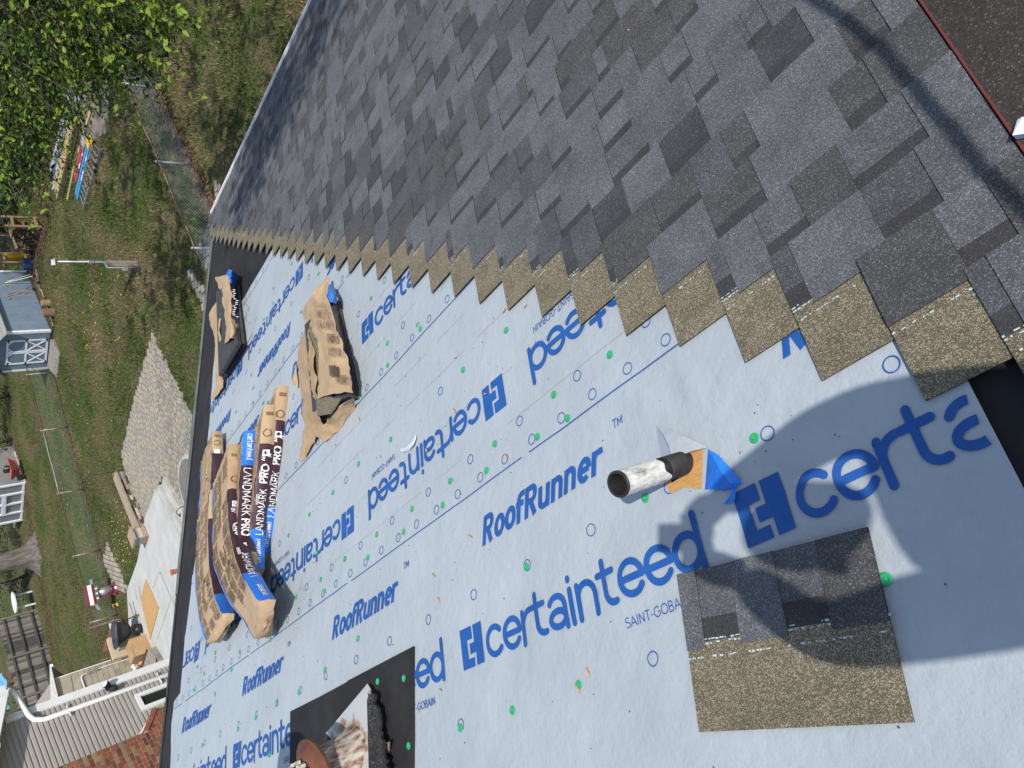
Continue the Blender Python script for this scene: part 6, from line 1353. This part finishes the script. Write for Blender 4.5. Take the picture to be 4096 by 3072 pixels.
tarp_c = ground(22, 2770, 1.4); mb = MB(); rows = [[tarp_c+np.array([a*.9, b*1.1, .35*mnoise.noise((a*1.6, b*1.6, 3))+.25*(1-a*a)]) for b in np.linspace(-1, 1, 14)] for a in np.linspace(-1, 1, 14)]
mb.grid(rows, mat('blue_tarp', (.10, .26, .40), (.16, .35, .50), 3, .5, ws=True)); mb.build('blue_tarp', None, smooth=True, label='crumpled light blue tarp at the far left beside red flowers', cat='tarp')

# ================================================================== foliage
LEAF = [mat('leaf_bright', (.17, .25, .022), (.24, .33, .038), 2, .5, ws=True, trans=.38, spec=.35), mat('leaf_mid', (0.052, 0.101, 0.013), (0.070, 0.126, 0.018), 2, .5, ws=True, trans=.35, spec=.35), mat('leaf_dark', (0.024, 0.054, 0.008), (0.033, 0.066, 0.012), 2, .55, ws=True, trans=.3)]
BUSH = [mat('bush_dark', (0.013, 0.030, 0.007), (0.021, 0.042, 0.010), 2, .6, ws=True, trans=.2), mat('bush_mid', (0.032, 0.059, 0.013), (0.042, 0.077, 0.017), 2, .6, ws=True, trans=.25), mat('bush_brown', (.07, .05, .03), (.11, .08, .045), 2, .8, ws=True)]
def leaf_mesh(name, pts, size, mats, wts, parent=None, droop=.5, seed=0, long=1.0):
    g = np.random.default_rng(seed); pts = np.asarray(pts); n = len(pts); s = g.uniform(*size, n)[:, None]
    a = g.uniform(0, 6.283, n); d = np.stack([np.cos(a), np.sin(a), g.uniform(-droop, droop*.35, n)], 1); d /= np.linalg.norm(d, axis=1)[:, None]
    upv = np.stack([g.normal(0, .45, n), g.normal(0, .45, n), np.ones(n)], 1); sdv = np.cross(d, upv); sdv /= np.linalg.norm(sdv, axis=1)[:, None]; nv = np.cross(sdv, d)
    q = lambda u, v, w: pts+s*(d*u*long+sdv*v+nv*w)
    V = np.stack([q(0, 0, 0), q(.32, .27, .07), q(.72, .20, .05), q(1, 0, -.06), q(.72, -.20, .05), q(.32, -.27, .07), q(.5, 0, 0)], 1).reshape(-1, 3)
    f = np.array([[0, 1, 6], [1, 2, 6], [2, 3, 6], [3, 4, 6], [4, 5, 6], [5, 0, 6]]); F = (f[None]+7*np.arange(n)[:, None, None]).reshape(-1, 3)
    mi = np.repeat(g.choice(len(mats), n, p=wts), 6)
    if parent is not None: V = V-BASE[parent.name if parent.parent is None else parent.parent.name]
    return raw_mesh(name, V, F, mats, mi, parent)
def twig_points(ctr, rad, n_tw, per, g, flat=.75):
    out = []; tw = []
    for _ in range(n_tw):
        v_ = g.normal(0, 1, 3); v_ /= np.linalg.norm(v_); p = np.array(ctr)+v_*np.array([rad, rad, rad*flat])*g.uniform(.25, 1)**.6
        dr = v_*np.array([1, 1, .3])+np.array([0, 0, -.35]); dr /= np.linalg.norm(dr); l = g.uniform(.25, .6)
        tw.append((p-dr*l*.3, p+dr*l))
        for k in range(per): out.append(p+dr*l*k/per+g.normal(0, .05, 3))
    return out, tw
g = np.random.default_rng(4)
tree = thing('maple_tree', (7.5, -12.0, 0), 'leafy green tree with drooping branches at the house corner above the lawn', 'tree')
mb = MB(); tk = [np.array(p) for p in ((7.5, -12.0, 0), (7.6, -12.0, 2), (7.9, -12.2, 5), (8.1, -12.4, 8), (8.3, -12.5, 12))]; mb.tube(tk, [.42, .33, .28, .22, .12], BARK, 14); mb.build('trunk', tree, smooth=True)
blobs = [(70, 60, 11, 1.0), (200, 90, 10.5, .9), (300, 60, 10.3, .9), (400, 90, 10, .75), (460, 60, 9.8, .6), (450, 130, 10, .5), (60, 200, 11.5, .9), (70, 290, 11.5, .6), (210, 170, 11.5, .6), (300, 160, 11, .5), (20, 420, 11.2, .6), (30, 510, 11.2, .5), (20, 620, 11, .6), (70, 590, 11, .3), (60, 400, 12, .4), (410, 175, 9.9, .3), (-80, 100, 11, 1.3), (-60, 400, 12, 1.2), (260, -120, 10.5, 1.2), (380, -150, 10, 1.0), (20, -150, 11, 1.3),
 (60, 100, 14.5, 1.6), (220, 80, 14, 1.4), (10, 250, 15, 1.2), (-30, 500, 15, 1.0), (380, 40, 13, 1.0)]
lp, tws = [], []
for x, y, d_, r_ in blobs:
    c = C+unit(ray(x, y))*d_; a, t_ = twig_points(c, r_, int(62*r_*r_)+12, 12, g, .8); lp += a; tws += t_
lp = np.array(lp); dist = np.linalg.norm(lp-C, axis=1)
crown = leaf_mesh('crown', lp, (.04, .10), LEAF, [.36, .36, .28], tree, .9, 5); crown['kind'] = 'stuff'
mb = MB()
for a, b in tws[::2]: mb.tube([a, (a+b)/2+[0, 0, .02], b], [.008, .005, .003], BARKD, 4, False)
for x, y, d_, r_ in blobs:
    c = C+unit(ray(x, y))*d_; s_ = tk[3] if c[2] > 4 else tk[2]; mb.tube([s_, (s_+c)/2+[0, 0, .8], c], [.05, .025, .010], BARKD, 6, False)
mb.build('branches', tree, smooth=True)
# single nearest leaves as pieces
lm = []
for k in range(3):
    t_ = leaf_mesh('leaf', np.zeros((1, 3)), (.095, .095), [LEAF[0]], [1], None, .6, 30+k); lm.append(t_.data); bpy.data.objects.remove(t_)
vis = [i for i in np.argsort(dist) if seen(lp[i])][:120]
for i in vis:
    o = bpy.data.objects.new('leaf', random.choice(lm)); COL.objects.link(o); o.parent = tree; o.location = lp[i]-BASE[tree.name]; o.rotation_euler = (random.uniform(-.5, .5), random.uniform(-.5, .5), random.uniform(0, 6.28)); o.scale = (random.uniform(.8, 1.1),)*3
# upper crown of the same tree, above the picture: shades the lawn below
up_pts = []
for i in range(80):
    f_ = g.uniform(0, 1, 3); c = np.array([2.5+9*f_[0], -25+13*f_[1], 9.2+6*f_[2]]) if i < 40 else np.array([9+18*f_[0], -33+9*f_[1], 9.5+5*f_[2]]); up_pts += twig_points(c, g.uniform(.8, 1.5), 26, 8, g)[0]
o = leaf_mesh('crown', up_pts, (.14, .24), LEAF, [.3, .4, .3], tree, .6, 8); o['kind'] = 'stuff'
# yard tree behind the house whose shade dapples the eave
yt = thing('yard_tree', (-1.5, -10.5, 0), 'tall tree beside the eave casting dappled shade on the shingles', 'tree')
mb = MB(); mb.tube([(-1.5, -10.5, 0), (-1.5, -10.3, 5), (-1.2, -8.8, 11), (-1, -8, 14)], [.35, .28, .2, .1], BARK, 12); mb.build('trunk', yt, smooth=True)
sp_ = []
for i in range(95):
    s, t = g.uniform(1.3, 5.4), g.uniform(5.0, 6.6)+g.uniform(0, 1)*.6; k = g.uniform(7.5, 10.5); c = P(s, t)+SUN*k; sp_ += list(c+g.normal(0, .15, (26, 3)))
for i in range(50):
    c = np.array([g.uniform(-5, 1), g.uniform(-12.5, -8.5), g.uniform(11, 16)]); sp_ += list(c+g.normal(0, .5, (30, 3)))
o = leaf_mesh('crown', sp_, (.10, .16), LEAF, [.3, .4, .3], yt, .5, 12); o['kind'] = 'stuff'
# wood edge behind the shed and the ladders
def bush(name, label, cat, blobs_, size, mats, wts, seed, dens=60, kind=None, trunks=(), group=None):
    gg = np.random.default_rng(seed); pts = []
    for c, r_ in blobs_:
        n = int(dens*r_*r_*4); v_ = gg.normal(0, 1, (n, 3)); v_ /= np.linalg.norm(v_, axis=1)[:, None]; rad = r_*gg.uniform(.45, 1, n)**.5*(1+.25*np.sin(v_[:, 0]*5+v_[:, 1]*4+seed))
        p = np.array(c)+v_*rad[:, None]; p[:, 2] = np.maximum(p[:, 2], .03); pts.append(p)
    b0 = np.array(blobs_[0][0])*[1, 1, 0]; root = thing(name, b0, label, cat, group, kind)
    o = leaf_mesh('foliage', np.concatenate(pts), size, mats, wts, root, .6, seed+1); o['kind'] = 'stuff'
    mb = MB()
    for a in (trunks or [(b0, b0+[.1, .1, 1.5])]): mb.tube([np.array(a[0]), (np.array(a[0])+np.array(a[1]))/2+[.1, .05, 0], np.array(a[1])], [.10, .07, .04], BARKD, 7)
    mb.build('stems', root, smooth=True); return root
wood_spec = [((30, -27.5), 'dense shaded bush behind the white gutters'), ((33, -28.5), 'dark bush behind the firewood stack'), ((36.5, -29), 'dark bush behind the yellow slide and shed'), ((26.5, -27.5), 'dark bush under the drooping maple branches'), ((23, -28), 'dark bush beside the lumber under the leaves'), ((41, -31), 'tall dark tree far behind the shed'), ((31, -33), 'tall dark tree behind the bushes at the top left')]
for i, ((x, y), lb) in enumerate(wood_spec):
    hgt_ = 2.0 if i < 5 else 5; bush('wood_bush' if i < 5 else 'wood_tree', lb, 'bush' if i < 5 else 'tree', [((x+g.normal(0, .8), y+g.normal(0, .7), hgt_*.25+g.uniform(0, hgt_*.6)), g.uniform(.7, 1.3)*(1 if i < 5 else 1.5)) for _ in range(8)], (.10, .2), BUSH, [.6, .3, .1], 50+i, 95, trunks=[((x+d_, y+.3*d_, 0), (x+d_*1.4, y, hgt_+2)) for d_ in (-.6, .5)])
bush('ivy_bank', 'ivy covered bank with leaves coloured dark for shade at the fence under the tree', 'ivy', [((16.9-.12*i, -19.6+.65*i, .1), .55) for i in range(5)]+[((16.3, -20.4, .3), .9), ((16.0, -21.4, .5), 1.1), ((15.8, -22.8, .7), 1.4), ((15.5, -24.6, .9), 1.6), ((16.6, -19.2, .2), .6), ((15.2, -26.4, 1.0), 1.7)], (.05, .11), BUSH, [.9, .05, .05], 70, 130)  # nearly all darkest leaves: the deep shade here is put into the colour
for i, (px, py, r_, lb) in enumerate(((30, 1560, 1.0, 'dark hedge at the picture edge beside the shed'), (25, 1680, .9, 'hedge clump between the shed and the far concrete pad'), (60, 2130, 1.2, 'green bush between the porch and the large tree'), (55, 2300, 1.3, 'dark bush beyond the large tree trunk'), (110, 2340, .6, 'low dark bush behind the white table'), (165, 2600, .55, 'weedy bush at the plank fence foot'), (120, 2790, .5, 'green weeds at the lower end of the plank fence'))):
    c = ground(px, py); bush('far_bush', lb, 'bush', [((c[0]+g.normal(0, r_*.6), c[1]+g.normal(0, r_*.7), r_*.5+g.uniform(0, r_*.8)), r_*.8) for _ in range(6)], (.10, .19), BUSH, [.35, .5, .15], 90+i, 70)
fl = ground(28, 2735, 1.0); bush('flower_bush', 'small bush with deep red flowers by the blue tarp', 'flowers', [((fl[0], fl[1], 1.0), .6), ((fl[0]-.3, fl[1]+.4, .6), .5)], (.10, .18), [mat('red_flower', (.28, .012, .03), rough=.7), BUSH[1]], [.6, .4], 120, 60)
for i in range(9):                                # trunks of the far wood, dark between the leaves
    x, y = 37+i*3.1+g.normal(0, .6), -34.5+i*.9+g.normal(0, .8)
    mb = MB(); mb.tube([(x, y, 0), (x+.1, y+.1, 4), (x+g.normal(0, .3), y, 9)], [.25, .2, .15], BARKD, 8); mb.build('tree_trunk', None, smooth=True, label=ORD[i]+' dark tree trunk behind the shed counting away from the house', cat='tree', group='dark trunks in the wood behind the shed')

# ================================================================== overhead cable and the person holding the camera (outside the picture)
k_ = 1.6; pts = []
for px, py in ((2900, -170), (3150, 0), (3350, 120), (3500, 250), (3640, 420), (3760, 560), (3900, 740), (4096, 925), (4300, 1090)):
    s, t = on_roof(px, py); pts.append(P(s, t)+SUN*k_)
mb = MB(); mb.tube(pts, .0125, IRON, 7); mb.build('overhead_cable', None, label='black cable hanging above the roof behind the camera', cat='cable')
person = thing('person', C+np.array([-.98, .36, -1.38]), 'person in grey shirt and jeans standing on the roof holding a phone', 'person')
def skin_body(name, verts, edges, radii, m, parent, root_i=0, sub_=1):
    me = bpy.data.meshes.new(name); b0 = BASE['person']; me.from_pydata([tuple(C+np.array(v)-b0) for v in verts], edges, []); o = bpy.data.objects.new(name, me); COL.objects.link(o); o.parent = parent
    o.modifiers.new('skin', 'SKIN'); sv = me.skin_vertices[0].data if me.skin_vertices else None
    if sv is None:
        bpy.context.view_layer.objects.active = o; sv = me.skin_vertices.new(name='skin').data if hasattr(me.skin_vertices, 'new') else None
    if sv is None: return o
    for i, r_ in enumerate(radii): sv[i].radius = (r_, r_)
    sv[root_i].use_root = True
    if sub_: o.modifiers.new('sub', 'SUBSURF').levels = sub_; o.modifiers['sub'].render_levels = sub_
    me.materials.append(m); return o
def limb_mesh(mb, pts, rs, m, seg=14): mb.tube([C+np.array(p) for p in pts], rs, m, seg)
def zroof(x, y): return -1.5148+.3714*y+.03
SHIRT = mat('grey_shirt', (.16, .17, .18), (.20, .21, .22), 8, .9); JEANS = mat('blue_jeans', (.05, .07, .12), (.07, .09, .15), 9, .9); SKN = mat('skin', (.45, .27, .19), (.48, .29, .21), 9, .55); HAIR = mat('dark_hair', (.02, .015, .012), rough=.7)
J = dict(pel=(-.98, .36, -.58), bel=(-.84, .31, -.36), ch=(-.63, .20, -.12), nk=(-.47, .14, .01), rs=(-.54, -.03, -.11), re=(-.33, -.06, -.18), rw=(-.08, -.02, -.09), ls=(-.62, .33, .02), le=(-.21, .30, .0), lw=(-.08, .14, -.05),
         rh=(-.98, .25, -.62), rk=(-.88, .20, zroof(0, .2)+.48), rf=(-1.0, .19, zroof(0, .19)+.08), lh=(-.98, .47, -.60), lk=(-.90, .54, zroof(0, .54)+.48), lf=(-1.02, .56, zroof(0, .56)+.08))
names = list(J); ix = {n: i for i, n in enumerate(names)}
ed = [('pel', 'bel'), ('bel', 'ch'), ('ch', 'nk'), ('ch', 'rs'), ('rs', 're'), ('re', 'rw'), ('ch', 'ls'), ('ls', 'le'), ('le', 'lw'), ('pel', 'rh'), ('rh', 'rk'), ('rk', 'rf'), ('pel', 'lh'), ('lh', 'lk'), ('lk', 'lf')]
rad = dict(pel=.15, bel=.145, ch=.20, nk=.13, rs=.09, re=.065, rw=.05, ls=.09, le=.065, lw=.05, rh=.11, rk=.075, rf=.055, lh=.11, lk=.075, lf=.055)
skin_body('body', [J[n] for n in names], [(ix[a], ix[b]) for a, b in ed], [rad[n] for n in names], SHIRT, person, ix['pel'], 2)
mb = MB()
for a, b in (('rh', 'rk'), ('lh', 'lk')):
    f_ = 'rf' if a == 'rh' else 'lf'; limb_mesh(mb, [J[a], tuple((np.array(J[a])+J[b])/2), J[b], tuple((np.array(J[b])+J[f_])/2), J[f_]], [.135, .115, .09, .08, .075], JEANS)
mb.build('trousers', person, smooth=True)
mb = MB()
for f_ in ('rf', 'lf'):
    p = np.array(J[f_]); limb_mesh(mb, [p+[-.09, 0, -.04], p+[0, 0, -.03], p+[.10, 0, -.045], p+[.19, 0, -.055]], [.035, .048, .045, .03], IRON, 10)
mb.build('shoes', person, smooth=True)
hc = C+np.array([-.40, .10, .10]); rows = []
for i in range(13):
    a = math.pi*i/12-math.pi/2; z_ = math.sin(a)*.125; rr_ = max(.002, math.cos(a)*.098*(1 if z_ > -.03 else .9))
    rows.append([hc+np.array([math.cos(q)*rr_*1.12+(.012 if abs(q-math.pi) > 2.9 and -.03 < z_ < .01 else 0), math.sin(q)*rr_*.86, z_]) for q in np.linspace(0, 2*math.pi, 21)])
mb = MB(); mb.grid(rows, SKN)
nz_ = hc+np.array([.108, 0, -.015]); mb.tube([nz_+[0, 0, .035], nz_+[.018, 0, -.01], nz_+[.0, 0, -.02]], [.006, .014, .008], SKN, 6)
for sy in (-1, 1): mb.tube([hc+[.0, sy*.082, -.03], hc+[-.01, sy*.094, 0], hc+[-.01, sy*.088, .03]], [.010, .018, .012], SKN, 8); mb.tube([hc+[.095, sy*.032, .012], hc+[.104, sy*.032, .012]], .010, WHITE, 8)
mb.beam(hc+[.098, -.022, -.058], hc+[.098, .022, -.058], .012, .008, mat('lips', (.35, .13, .11), rough=.5)); mb.build('head', person, smooth=True)
mb = MB(); mb.grid([[p+(p-hc)*.07+[-.004, 0, .004] for p in r] for r in rows[7:]], HAIR); mb.grid([[hc+(p-hc)*1.08 for p in r[5:16]] for r in rows[3:8]], HAIR); mb.build('hair', person, smooth=True)
fwd = M[:, 2]; phu = np.array([-M[0, 0], -M[1, 0], -M[2, 0]]); phr = M[:, 1]     # phone long side points to the left of the picture
pc_ = C-fwd*.035; ph = thing('phone', pc_, 'black phone held up in both hands', 'phone')
mb = MB(); mb.beam(pc_-phu*.085, pc_+phu*.045, .07, .009, IRON, side=phr); mb.build('phone_body', ph)
mb = MB()
for sg, w_ in ((-1, 'rw'), (1, 'lw')):
    wr = np.array(J[w_]); palm = (pc_-phu*.045+phr*sg*(1)*.055-fwd*.015)-C; sgn = 1
    limb_mesh(mb, [wr, (wr+palm)/2, palm], [.034, .040, .032], SKN, 10)
    for k in range(4):
        b0_ = palm+phu*(-.03+.02*k); limb_mesh(mb, [b0_, b0_-phr*sg*.012-fwd*.012+phr*sg*.02, b0_-phr*sg*.045-fwd*(.016-.002*k)], [.010, .0095, .007], SKN, 7)
    limb_mesh(mb, [palm-phu*.02, palm-phr*sg*.015+fwd*-.006+phu*.015-fwd*.02, palm-phr*sg*.04-fwd*.022+phu*.03], [.013, .011, .008], SKN, 7)
mb.build('hands', person, smooth=True)
